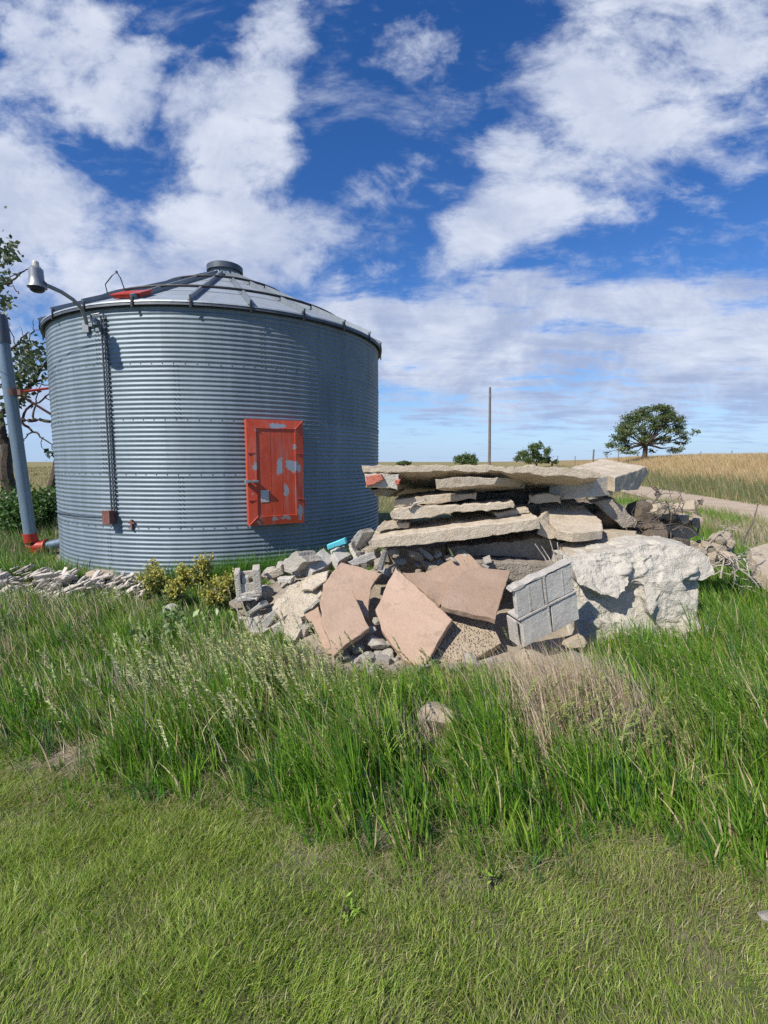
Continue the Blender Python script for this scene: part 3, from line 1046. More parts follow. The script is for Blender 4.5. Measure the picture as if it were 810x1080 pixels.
def build_bin():
    root = empty('grain_bin', (BC[0], BC[1], 0))
    tag(root, 'round corrugated steel grain bin with low conical roof and red door', 'grain bin')
    base = Vector((BC[0], BC[1], 0))
    # corrugated wall
    NC, SUB, NA = 60, 8, 224
    rows = NC * SUB
    z = np.linspace(0, EAVE, rows + 1)
    prof = BR + .0068 * np.sin(z / EAVE * NC * 2 * np.pi)
    th = np.linspace(0, 2 * np.pi, NA, endpoint=False)
    TH, ZZ = np.meshgrid(th, z); PR = np.repeat(prof[:, None], NA, 1)
    # slight dents so the sheets are not perfect
    PR = PR + .010 * (vnoise(TH * 8, ZZ * 2.2, 1.0, 71) - .5) + .006 * (vnoise(TH * 30, ZZ * 1.0, 1.0, 72) - .5)
    co = np.stack([PR * np.cos(TH), PR * np.sin(TH), ZZ], -1).reshape(-1, 3)
    i = np.arange(co.shape[0]).reshape(rows + 1, NA)
    j = np.roll(i, -1, 1)
    f = np.stack([i[:-1], j[:-1], j[1:], i[1:]], -1).reshape(-1, 4)
    link_mesh('wall', np_mesh('wall', co, f, True), M['galv'], root)
    # concrete footing
    m = MB(); m.lathe([(BR + .12, -.3), (BR + .12, -.012), (BR + .10, .008), (BR - .05, .012)], 96)
    m.build('footing', M['grey'], root)
    # bolted laps: horizontal rows at each ring and staggered vertical rows
    m = MB()

    def bolt(a, zz, r=.0055):
        c = pol(BR + .008, a, zz) - base
        n = Vector((math.cos(a), math.sin(a), 0)); t = Vector((-n.y, n.x, 0))
        m.box(c, (r * 2, r * 2, .016), (t, Vector((0, 0, 1)), n))
    for k in range(1, 5):
        for q in range(120):
            bolt(2 * math.pi * q / 120, RING * k - .018)
    for k in range(5):
        for q in range(8):
            a = 2 * math.pi * (q + (.0 if k % 2 else .5)) / 8 + R_(3)
            for e in range(12):
                bolt(a, RING * k + (e + .25) * RING / 12, .006); bolt(a + .017, RING * k + (e + .25) * RING / 12, .006)
    o = m.build('lap_bolts', M['lampgrey'], root); o['kind'] = 'stuff'
    # roof
    SL = .482; RE = BR + .075; RT = .34; ZE = EAVE + .035
    def rz(r): return ZE + (RE - r) * SL
    m = MB()
    A0 = R_(-96.5)
    N = 24
    for k in range(N):
        a, b = A0 + 2 * math.pi * k / N, A0 + 2 * math.pi * (k + 1) / N
        rs = [RT, 1.2, 2.2, RE]
        nn = 3
        vs = []
        for r in rs:
            for q in range(nn + 1):
                w = a + (b - a) * q / nn
                vs.append(pol(r, w, rz(r) - .012 * math.sin(math.pi * q / nn) * 0) - base)
        fs = []
        for i_ in range(len(rs) - 1):
            for q in range(nn):
                fs.append((i_ * (nn + 1) + q, (i_ + 1) * (nn + 1) + q, (i_ + 1) * (nn + 1) + q + 1, i_ * (nn + 1) + q + 1))
        m.add(vs, fs)
    m.lathe([(RE, ZE), (RE + .006, ZE - .022), (RE - .005, ZE - .025)], 96)
    m.build('roof', M['roofsteel'], root)
    m = MB(); m.lathe([(RE - .004, ZE - .02), (RE, ZE - .062), (RE - .015, ZE - .062), (BR - .02, ZE - .01)], 120); m.lathe([(BR + .012, EAVE + .03), (BR + .016, EAVE - .04), (BR + .006, EAVE - .045)], 120)
    m.build('eave_shade_ring', M['darksteel'], root, True)  # eave lip in dark steel; its colour paints in the shadow band under the roof edge
    for k in range(N):
        a = A0 + 2 * math.pi * k / N
        m = MB()
        e = Vector((math.cos(a), math.sin(a), -SL)).normalized(); t = Vector((-math.sin(a), math.cos(a), 0)); u = t.cross(e) * -1
        if u.z < 0: u = -u
        L = math.hypot(RE - RT, (RE - RT) * SL)
        c = pol((RE + RT) / 2, a, (rz(RE) + rz(RT)) / 2) - base + u * .036
        m.box(c, (L, .035, .085), (e, t, u))
        m.box(c - u * .030, (L, .09, .010), (e, t, u))
        o = m.build('roof_rib', M['lapsteel'], root)
        m = MB()
        c = pol(RE - .005, a, rz(RE) + .015) - base
        m.box(c, (.045, .035, .085), (Vector((math.cos(a), math.sin(a), 0)), t, Vector((0, 0, 1))))
        m.box(c + Vector((math.cos(a) * .02, math.sin(a) * .02, -.085)), (.02, .035, .07), (Vector((math.cos(a), math.sin(a), 0)), t, Vector((0, 0, 1))))
        m.build('rib_clip', M['wire'], o, bevel=.006)
    # stiffening hoops standing off the roof
    for r in (2.44, 1.22):
        m = MB()
        pts = [pol(r, 2 * math.pi * q / 96, rz(r) + .085) - base for q in range(97)]
        m.tube(pts, .022, 8, cap=False)
        for k in range(N):
            a = A0 + 2 * math.pi * k / N
            p = pol(r, a, rz(r) + .085) - base
            m.box(p + Vector((0, 0, -.035)), (.03, .03, .08))
        m.build('roof_hoop', M['wire'], root, True)
    # crown collar and its lid
    zt = rz(RT)
    m = MB()
    m.lathe([(.42, zt - .05), (.36, zt + .015), (.33, zt + .03), (.31, zt + .10), (.31, zt + .18)], 40)
    c = m.build('crown_collar', M['galv'], root, True)
    m = MB(); m.lathe([(.0, zt + .31), (.20, zt + .30), (.335, zt + .27), (.355, zt + .255), (.355, zt + .15), (.32, zt + .165), (.0, zt + .17)], 40)
    m.build('crown_lid', M['ribsteel'], c, True)
    m = MB()
    for q in range(16):
        a = 2 * math.pi * q / 16
        m.box(Vector((math.cos(a) * .335, math.sin(a) * .335, zt + .06)), (.03, .03, .05), (Vector((math.cos(a), math.sin(a), 0)), Vector((-math.sin(a), math.cos(a), 0)), Vector((0, 0, 1))))
    m.build('crown_clips', M['wire'], c)['kind'] = 'stuff'
    # red roof hatch with its wire bail
    a = R_(-99.6); r = 2.93
    e = Vector((math.cos(a), math.sin(a), -SL)).normalized(); t = Vector((-math.sin(a), math.cos(a), 0)); u = e.cross(t)
    if u.z < 0: u = -u
    c = pol(r, a, rz(r)) - base
    m = MB(); m.box(c + u * .035, (.30, .44, .05), (e, t, u)); m.box(c + u * .066, (.34, .50, .02), (e, t, u))
    h = m.build('roof_hatch', M['redpaint'], root, bevel=.01)
    m = MB()
    b0 = c + t * -.14 + u * .10; b1 = c + t * .02 + u * .10
    p = lambda x, y: at(x, y, 7.75) - base
    m.tube([at(114, 312, 7.7) - base, p(111, 300), p(118, 291), p(123, 287), p(127, 293), at(133, 310, 7.8) - base], .008, 6)
    m.box(p(123, 287), (.025, .025, .035))
    m.build('bail_handle', M['wire'], h)
    # door: a flat steel box standing a little proud of the wall
    a = R_(-60.9)
    n = Vector((math.cos(a), math.sin(a), 0)); t = Vector((-math.sin(a), math.cos(a), 0)); up = Vector((0, 0, 1))
    W, H = .885, 2 * RING - .01
    dc = pol(BR, a, RING * 2) - base - n * .005
    fr = MB(); th_ = .115
    fr.box((0, 0, 0), (W, th_, H), (Vector((1, 0, 0)), Vector((0, 1, 0)), Vector((0, 0, 1))))
    # raised border with mitred corners
    b = .135; y0, y1 = -th_ / 2, -th_ / 2 - .022
    o_ = [(-W / 2, -H / 2), (W / 2, -H / 2), (W / 2, H / 2), (-W / 2, H / 2)]
    i_ = [(-W / 2 + b, -H / 2 + b), (W / 2 - b, -H / 2 + b), (W / 2 - b, H / 2 - b), (-W / 2 + b, H / 2 - b)]
    vs = [(x, y0 - .002, z) for x, z in o_] + [(x, y1, z) for x, z in i_]
    vs += [(x * .985, y0 - .002, z * .992) for x, z in i_]
    fs = []
    for q in range(4):
        w = (q + 1) % 4
        fs.append((q, w, 4 + w, 4 + q)); fs.append((4 + q, 4 + w, 8 + w, 8 + q))
    fr.add(vs, fs)
    for (x0, z0), (x1, z1) in zip(o_, i_):   # corner welds
        fr.tube([Vector((x0 * .99, y0 - .006, z0 * .995)), Vector((x1, y1 - .004, z1))], .009, 6)
    for sx in (-1, 1):
        for sz in (-.42, .30):
            fr.box((sx * (W / 2 - b / 2), y0 - .016, sz), (b, .014, .012))
    door = fr.build('door', M['door'], root)
    door.rotation_euler = (0, 0, a + math.pi / 2)
    door.location = dc + n * .055
    pm = MB(); pm.box((0, -th_ / 2 - .004, 0), (W - 2 * b - .004, .006, H - 2 * b - .004))
    for x in (-.09, .09):
        pm.box((x, -th_ / 2 - .0075, 0), (.008, .003, H - 2 * b - .05))
    pm.build('door_panel', M['door'], door)
    lm = MB(); lm.box((-W / 2 + .06, -th_ / 2 - .07, -.13), (.17, .05, .03)); lm.box((-W / 2 + .1, -th_ / 2 - .04, -.13), (.05, .06, .045))
    lm.box((-W / 2 - .025, -th_ / 2 - .04, -.13), (.05, .09, .05))
    lm.build('latch', M['lampgrey'], door, bevel=.006)
    sm = MB(); sm.box((-.19, -th_ / 2 - .012, -.36), (.125, .004, .185))
    sm.build('notice_plate', M['sticker'], door)
    # hinge knuckles on the right
    for zz in (-.5, .5):
        hm = MB(); hm.tube([Vector((W / 2 + .012, -th_ / 2 + .02, zz - .06)), Vector((W / 2 + .012, -th_ / 2 + .02, zz + .06))], .014, 8)
        hm.build('hinge', M['redpaint'], door)
    # little T bracket near the foot of the wall
    a = R_(-100.65)
    m = MB(); c = pol(BR + .02, a, .84) - base; n = Vector((math.cos(a), math.sin(a), 0)); t = Vector((-n.y, n.x, 0))
    m.box(c, (.03, .03, .16), (t, n, Vector((0, 0, 1)))); m.box(c + Vector((0, 0, .03)), (.10, .025, .025), (t, n, Vector((0, 0, 1))))
    m.build('wall_bracket', M['rust'], root)


def build_electrics():
    base = Vector((BC[0], BC[1], 0))
    a = R_(-106.8)
    root = empty('conduit_run', pol(BR + .03, a, .9))
    tag(root, 'vertical wiring conduit clipped to the bin wall above a rusty box', 'conduit')
    L = Vector(root.location)
    m = MB(); m.tube([pol(BR + .030, a, z) - L for z in np.linspace(.93, 3.92, 12)], .014, 8)
    m.tube([pol(BR + .026, a + .014, z) - L for z in np.linspace(.93, 3.95, 40)], .012, 6)
    m.build('conduit', M['ribsteel'], root, True)
    for k in range(46):
        z = .98 + k * .0645
        c = MB(); c.box(pol(BR + .022, a + .019, z) - L, (.045, .03, .02), (Vector((-math.sin(a), math.cos(a), 0)), Vector((math.cos(a), math.sin(a), 0)), Vector((0, 0, 1))))
        c.build('conduit_clip', M['darksteel'], root)
    m = MB(); n = Vector((math.cos(a), math.sin(a), 0)); t = Vector((-n.y, n.x, 0))
    m.box(pol(BR + .075, a, .955) - L, (.125, .12, .20), (t, n, Vector((0, 0, 1))))
    m.box(pol(BR + .14, a, .955) - L, (.14, .02, .215), (t, n, Vector((0, 0, 1))))
    m.build('junction_box', M['rust'], root, bevel=.008)
    m = MB()
    m.tube([pol(BR + .028, R_(x), .92 + .0009 * (x + 150)) - L for x in np.linspace(-143, -107.5, 16)], .010, 6)
    m.build('side_conduit', M['ribsteel'], root)
    m = MB()
    for dz, da in ((0, 0), (-.1, .01), (-.02, -.03), (.05, -.012)):
        m.box(pol(BR + .05, a - .02 + da, 3.82 + dz) - L, (.07, .06, .05), (t, n, Vector((0, 0, 1))))
    m.tube([pol(BR + .06, a - .05, 3.86) - L, pol(BR + .10, a - .03, 3.93) - L, pol(BR + .06, a + .005, 3.95) - L], .014, 6)
    m.build('wiring_box', M['lampgrey'], root, bevel=.008)
    # yard lamp on a curved arm
    p = lambda x, y, Y: at(x, y, Y)
    foot = at(92, 344, 7.62)
    r = empty('yard_lamp', foot)
    tag(r, 'grey yard lamp on a curved arm at the eave of the bin', 'lamp')
    m = MB()
    pts = [at(92, 344, 7.62), at(90, 335, 7.5), at(86, 325, 7.4), at(77, 316, 7.25), at(65, 308, 7.1), at(54, 303, 7.0), at(44, 299, 6.9)]
    sp = []
    for i in range(len(pts) - 1):
        for q in range(4): sp.append(pts[i].lerp(pts[i + 1], q / 4))
    sp.append(pts[-1])
    m.tube([q - foot for q in sp], .027, 10)
    m.box(Vector((0, -.02, -.03)), (.09, .07, .14))
    m.build('arm', M['lampgrey'], r, True)
    hc = at(38.5, 294, 6.85) - foot
    m = MB()
    m.lathe([(.0, .15), (.055, .148), (.085, .12), (.088, .02), (.092, -.07), (.115, -.10), (.118, -.115), (.10, -.115), (.0, -.112)], 24, hc)
    hd = m.build('lamp_housing', M['lampgrey'], r, True)
    m = MB(); m.lathe([(.0, .225), (.035, .22), (.042, .20), (.042, .155), (.06, .148), (.0, .146)], 18, hc)
    m.build('photocell', M['glassy'], hd, True)
    m = MB(); m.lathe([(.085, -.112), (.085, -.15), (.06, -.17), (0, -.175)], 20, hc)
    m.build('lens', M['wire'], hd, True)
    m = MB(); m.tube([hc + Vector((.06, .0, -.04)), at(44, 299, 6.9) - foot + Vector((.04, 0, -.02))], .04, 8)
    m.build('socket', M['darksteel'], r, True)
    # supply cable going off to the left
    m = MB()
    s = at(36, 281, 6.85); e = at(-130, 300, 8.5)
    pts = [s.lerp(e, q / 20) + Vector((0, 0, -.25 * math.sin(math.pi * q / 20))) for q in range(21)]
    o = m.tube(pts, .006, 5); o = m.build('supply_cable', M['wire'], None, loc=s)
    tag(o, 'thin dark cable running from the yard lamp off to the left', 'cable')


def build_auger():
    b = at(33, 573, 9.25)
    r = empty('unloading_auger', (b.x, b.y, gzf(b.x, b.y)))
    tag(r, 'leaning grey auger tube with red fittings beside the bin', 'auger')
    L = Vector(r.location)
    top = at(-1, 332, 9.1); bot = at(32.5, 569, 9.25)
    m = MB(); m.tube([bot - L, bot.lerp(top, .5) - L, bot.lerp(top, .93) - L], .105, 24)
    m.build('auger_tube', M['tube'], r, True)
    ax = (top - bot).normalized()
    m = MB(); m.tube([bot.lerp(top, .88) - L, bot.lerp(top, .98) - L, top - L], [.122, .122, .10], 20)
    m.build('head_sleeve', M['darksteel'], r, True)
    m = MB(); m.tube([bot - ax * .05 - L, bot + ax * .12 - L], .118, 20)
    m.build('foot_collar', M['redpaint'], r, True)
    # red gearbox lying at the foot, then the horizontal tube into the wall
    g0 = at(30, 577, 9.28); g1 = at(48, 576, 9.3)
    m = MB(); m.tube([g0 - L, g0.lerp(g1, .6) - L, g1 - L], [.10, .12, .10], 14); m.tube([g1 - L, g1 + (g1 - g0) * .06 - L], .135, 14)
    m.box(g0.lerp(g1, .35) - L + Vector((0, -.02, -.1)), (.2, .18, .1))
    m.build('gearbox', M['redpaint'], r, True)
    w = pol(BR - .05, math.atan2(9.45 - BC[1], -6.1 - BC[0]), .26)
    m = MB(); m.tube([g1 + Vector((.03, 0, 0)) - L, w - L], .09, 18)
    m.build('floor_tube', M['tube'], r, True)
    # clamp and stay rods back to the bin
    c = at(13, 414, 9.17)
    m = MB(); m.tube([c - ax * .06 - L, c + ax * .06 - L], .118, 20); m.box(c + Vector((.13, -.02, 0)) - L, (.10, .05, .10))
    m.build('clamp', M['rust'], r, True)
    for z, dz in ((3.2, 0), (2.62, -.03)):
        e = pol(BR + .0, R_(198 if dz == 0 else 200), z)
        m = MB(); m.tube([c + Vector((.12, -.02, dz)) - L, e - L], .022, 8)
        m.build('stay_rod', M['redpaint'] if dz == 0 else M['rust'], r, True)


# ------------------------------------------------------------------ the rubble pile
def build_pile():
    S = 'slabs of the stacked concrete heap'
    sl = slab_front
    # the stack, top to bottom
    sl('concrete_slab', [(381, 491), (400, 490), (430, 491), (470, 490.3), (540, 490.5), (585, 491), (612, 493), (634, 497), (634, 504), (615, 506), (600, 503), (575, 502.5), (540, 499.5), (500, 497), (470, 497.5), (430, 499), (383, 499.5)],
       (381, 5.28), (634, 5.06), (.12, 1.6, -.37), 'slab', 'longest broken concrete slab lying across the top of the heap', group=S, res=.05, edge=.014, side=.018, seed=1)
    sl('concrete_slab', [(648, 504), (662, 499), (681, 492), (684, 498), (673, 517), (648, 519)], (648, 5.25), (684, 5.95), (-.1, .95, .10), 'slab', 'tilted slab rising at the right end of the top of the heap', group=S, seed=2, edge=.008)
    sl('concrete_block', [(627, 504), (647, 501), (647, 522), (625, 524)], (627, 5.28), (647, 5.42), (-.36, .36, -.07), 'grey', 'square grey block wedged under the right end of the top slab', cat='concrete block', seed=3, edge=.004, side=.005)
    h = sl('brick_chunk', [(384, 499.5), (402, 498.5), (421, 499), (422, 506), (420, 516.5), (402, 514.5), (386, 514)], (384, 5.2), (422, 5.2), (.02, .45, -.03), 'white', 'mortar chunk with two red bricks under the left end of the top slab', cat='masonry chunk', seed=4, res=.03, edge=.01)
    for px, sd in (([(385.5, 502.5), (394, 500.5), (402, 499.8), (404.5, 505.5), (395, 511.5), (386, 512.5)], 5), ([(416, 506.5), (422.5, 505.5), (421, 511), (417.5, 511)], 6)):
        a = at(px[0][0], 540, 5.165); n = Vector((-.12, -1, 0)).normalized()
        b = prism('brick', [onplane(x, y, Vector((a.x, 5.165, .9)), n) for x, y in px], n, Vector((.01, .16, 0)), 'brick', None, seed=sd, res=.025, edge=.004, face=.003, side=.004, parent=h)
        b.location -= h.location
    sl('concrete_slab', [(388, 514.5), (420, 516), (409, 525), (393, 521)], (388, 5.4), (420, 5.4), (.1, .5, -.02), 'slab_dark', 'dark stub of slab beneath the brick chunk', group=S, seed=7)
    sl('concrete_slab', [(459, 505.5), (475, 503), (494, 502), (510, 503), (525, 502.5), (522, 511), (500, 513.5), (475, 515.5), (460, 516.5)], (459, 5.12), (525, 5.15), (.45, .5, -.07), 'slab', 'short slab with a shaded broken right end right beneath the top slab', group=S, seed=8, edge=.008)
    sl('concrete_slab', [(416, 527), (444, 523.5), (470, 521), (503, 519), (502.5, 527), (470, 530.5), (447, 532), (416, 535)], (416, 5.35), (503, 5.3), (.1, .9, 0), 'slab', 'slab third from the top with its left end facing the bin', group=S, seed=9, edge=.008)
    sl('concrete_fragment', [(429, 536.5), (436, 530), (447, 526.5), (449, 529), (437, 534), (434, 538.5)], (429, 5.08), (449, 5.1), (.03, .09, 0), 'white', 'pale splinter of concrete caught between two slabs of the stack', cat='concrete fragment', seed=10, res=.025)
    sl('concrete_slab', [(410, 541.6), (414.5, 538), (444, 534.5), (490, 531), (541, 527.6), (544, 531), (543, 536), (514, 540), (474, 543.5), (444, 547.6), (413, 548)], (410, 5.12), (544, 5.15), (.15, 1.0, -.02), 'slab', 'slab with a rounded right end in the middle of the stack', group=S, seed=11, edge=.014, side=.014)
    sl('concrete_slab', [(397, 560), (401, 554), (415, 552), (431, 551), (431.5, 556), (420, 558), (405, 560)], (397, 5.2), (432, 5.2), (.05, .42, .0), 'slab', 'small crumbling slab on the left end of the long smooth slab', group=S, seed=12, edge=.016, res=.03)
    sl('concrete_slab', [(391, 569), (430, 563), (470, 558), (520, 552), (568, 546), (571, 558), (545, 562), (525, 565), (500, 568.5), (470, 572), (430, 576), (392, 579)], (391, 4.93), (571, 4.98), (.06, .8, .03), 'slab', 'long smooth slab with a straight face slanting across the stack', group=S, seed=13, edge=.007, side=.012)
    sl('concrete_slab', [(520, 541), (557, 535), (559, 541), (525, 547)], (520, 5.3), (559, 5.3), (.0, .6, 0), 'slab', 'slab end stepping up behind the long smooth slab', group=S, seed=14, edge=.006)
    slab_top('concrete_slab', [(568.6, 534), (616, 533), (635, 549), (636, 559), (622, 561), (605, 562), (589, 560), (570.5, 544)], [(589, 560, 4.95), (636, 558, 5.0), (590, 534, 5.75)], .10, 'slab', 'flat tilted slab with a sunlit top right of the stack', group=S, seed=15, edge=.008)
    sl('concrete_slab', [(566, 546), (571, 545), (594, 568), (580, 570), (566, 564)], (566, 5.12), (594, 5.1), (.3, .6, .05), 'slab', 'sloping slab edge under the flat tilted slab', group=S, seed=16)
    slab_top('concrete_slab', [(590, 573), (607, 569), (638, 557), (660, 559), (671.5, 560), (672, 571), (652, 578), (598, 586)], [(600, 585, 4.78), (652, 578, 4.85), (650, 558, 5.5)], .2, 'slab', 'low wide slab behind the white boulder', group=S, seed=17, edge=.01)
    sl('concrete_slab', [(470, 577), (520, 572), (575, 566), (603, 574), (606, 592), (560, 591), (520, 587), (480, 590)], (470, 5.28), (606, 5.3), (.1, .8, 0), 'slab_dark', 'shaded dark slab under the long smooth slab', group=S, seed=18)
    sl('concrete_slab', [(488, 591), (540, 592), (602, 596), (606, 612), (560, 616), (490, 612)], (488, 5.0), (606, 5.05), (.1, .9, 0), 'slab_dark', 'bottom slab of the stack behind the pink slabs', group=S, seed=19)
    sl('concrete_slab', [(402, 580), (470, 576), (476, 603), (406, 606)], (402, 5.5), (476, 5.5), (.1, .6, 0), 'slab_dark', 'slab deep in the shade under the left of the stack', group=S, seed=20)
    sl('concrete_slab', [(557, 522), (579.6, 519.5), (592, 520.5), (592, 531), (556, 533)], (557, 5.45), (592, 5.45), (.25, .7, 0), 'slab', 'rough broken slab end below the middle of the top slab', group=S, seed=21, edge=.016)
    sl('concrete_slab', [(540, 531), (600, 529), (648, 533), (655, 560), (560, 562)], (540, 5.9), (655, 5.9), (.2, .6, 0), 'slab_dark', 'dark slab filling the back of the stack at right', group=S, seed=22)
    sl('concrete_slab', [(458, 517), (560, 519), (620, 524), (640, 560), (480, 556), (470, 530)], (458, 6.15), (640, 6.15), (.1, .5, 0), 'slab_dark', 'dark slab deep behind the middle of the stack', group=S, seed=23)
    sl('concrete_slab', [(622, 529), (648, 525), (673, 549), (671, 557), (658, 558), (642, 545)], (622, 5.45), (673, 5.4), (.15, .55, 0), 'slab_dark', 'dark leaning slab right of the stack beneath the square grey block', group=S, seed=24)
    sl('concrete_slab', [(700, 553), (723.6, 541), (739, 564), (726, 571), (711, 568)], (700, 5.95), (739, 5.9), (.15, .4, 0), 'tanrock', 'tan slab lying among dirt behind the boulder', seed=25)
    slab_top('concrete_slab', [(791, 578), (812, 571), (845, 568), (858, 600), (815, 616), (798, 599)], [(798, 597, 6.3), (835, 600, 6.35), (812, 571, 7.1)], .14, 'tanrock', 'flat tan slab cut by the right edge of the view', seed=26)
    # pink paving slabs
    Pk = 'pink paving slabs leaning on the heap'
    st = slab_top
    kw = dict(cat='paving slab', group=Pk, face=.002, edge=.006, side=.007, chamf=.005)
    st('paving_slab', [(360, 593), (381, 598), (402.6, 604.4), (392, 620), (389, 653), (371, 640), (338, 634), (340, 616)], [(360, 594, 5.0), (403, 604, 4.95), (389, 652, 4.5)], .06, 'pink', 'upper pink slab at the left of the leaning group', seed=31, **kw)
    st('paving_slab', [(336.5, 636), (341, 619), (372, 622.5), (390, 662), (381, 669), (371.5, 675), (352, 692), (338, 655)], [(337, 636, 4.45), (371, 623, 4.56), (390, 662, 4.16)], .055, 'pink', 'lower left pink slab lying over the upper one', seed=32, **kw)
    st('paving_slab', [(321, 648), (335.5, 639), (346, 668), (353, 694), (338, 681)], [(321, 648, 4.5), (335, 640, 4.52), (350, 688, 4.14)], .05, 'pink', 'narrow pink splinter at the far left of the leaning slabs', seed=33, **kw)
    st('paving_slab', [(417, 598.5), (477.5, 653), (446, 706), (425, 696), (402, 663), (395, 643)], [(417, 598.5, 4.80), (477.5, 653, 4.22), (445, 704, 3.86)], .07, 'pink', 'largest pink slab in the middle standing on its corner', seed=34, **kw)
    st('paving_slab', [(465, 640), (523, 653), (538.5, 601.5), (507, 598), (494, 599), (472, 615)], [(465, 640, 4.30), (523, 653, 4.18), (538.5, 601.5, 4.76)], .06, 'pink', 'pink slab at the right with a nearly square outline', seed=35, **kw)
    st('paving_slab', [(491, 580), (509, 598), (495, 606), (476, 620), (456, 617), (447, 604.5)], [(491, 580, 5.12), (507, 598, 4.95), (447, 605, 4.86)], .055, 'pink', 'highest pink slab with its point against the dark stack', seed=36, **kw)
    st('paving_slab', [(424, 604), (447, 603), (474, 616), (470, 636), (464, 638), (450, 627)], [(424, 604, 4.86), (470, 618, 4.74), (464, 637, 4.5)], .05, 'pink', 'thin pink strip squeezed between the larger pink slabs', seed=37, **kw)
    st('paving_slab', [(465, 650), (486, 648), (517, 652), (529, 678), (512, 689), (480, 711), (452, 716), (446, 704), (462, 675)], [(486, 654, 4.42), (529, 678, 4.22), (451, 712, 3.9)], .08, 'agg', 'rough tan pebbly slab lowest of the leaning slabs', seed=38, cat='paving slab', group=Pk, edge=.007, face=.003)
    # mortared cluster of blocks
    BL, TL, BR_ = at(551, 685, 4.05), at(543, 622, 4.02), at(611, 654, 4.17)
    root = empty('cinder_block_cluster', BL); tag(root, 'tilted cluster of four grey blocks still mortared together', 'cinder blocks')
    u = BR_ - BL; v = TL - BL; U, V = u.length, v.length
    u.normalize(); v.normalize(); w = u.cross(v).normalized()
    if w.y < 0: w = -w
    g = .022
    for i in range(2):
        for j in range(2):
            a = U * (.5 * i) + g / 2; b_ = V * (.5 * j) + g / 2
            W_, H_ = U / 2 - g, V / 2 - g
            sk = (-.014 if j else .012)
            c = [u * (a + sk), u * (a + W_ + sk), u * (a + W_ + sk) + v * H_, u * (a + sk) + v * H_]
            pts = [BL + q + v * b_ for q in c]
            dep = .06 if (i == 0 and j == 1) else (.11 if j else .22)
            o = prism('block', pts, -w, w * dep, 'cmu', None, seed=40 + i * 2 + j, res=.03, edge=.004, face=.002, side=.004, chamf=.003, parent=root)
            o.location -= BL
    m = MB()
    def bx(x0, x1, y0, y1, z0, z1): m.box(u * ((x0 + x1) / 2) + v * ((y0 + y1) / 2) + w * ((z0 + z1) / 2), (x1 - x0, y1 - y0, z1 - z0), (u, v, w))
    bx(0, U, V / 2 - g / 2 + .002, V / 2 + g / 2 - .002, -.009, .20)
    bx(U / 2 - g / 2 + .003, U / 2 + g / 2 - .003, .01, V / 2 - g / 2, -.008, .20); bx(U / 2 - g / 2 - .008, U / 2 + g / 2 - .012, V / 2 + g / 2, V - .01, -.008, .11)
    bx(-.014, -.002, .02, V / 2 - .02, .03, .20)
    bx(.05, .10, V / 2 + .01, V - .01, .08, .115); bx(U * .2, U * .235, V / 2 + g, V - g, -.004, .02); bx(U * .78, U * .80, V / 2 + g, V - g, -.004, .02)
    m.build('mortar', M['mortar'], root, bevel=.004)
    q = [BL + u * a - w * .006 + v * b_ for a, b_ in ((-.03, V - .012), (U * .3, V - .004), (U * .5, V - .03), (U * .56, V - .006), (U * .985, V - .008), (U * .985, V + .008), (U * .6, V + .014), (U * .3, V + .022), (-.03, V + .012))]
    o = prism('mortar_bed', q, -w, w * .115, 'mortar', None, seed=77, res=.025, edge=.008, face=.005, side=.008, parent=root)
    o.location -= BL
    boulder()
    left_rubble(); small_rubble(); stone_strip(); dead_things()


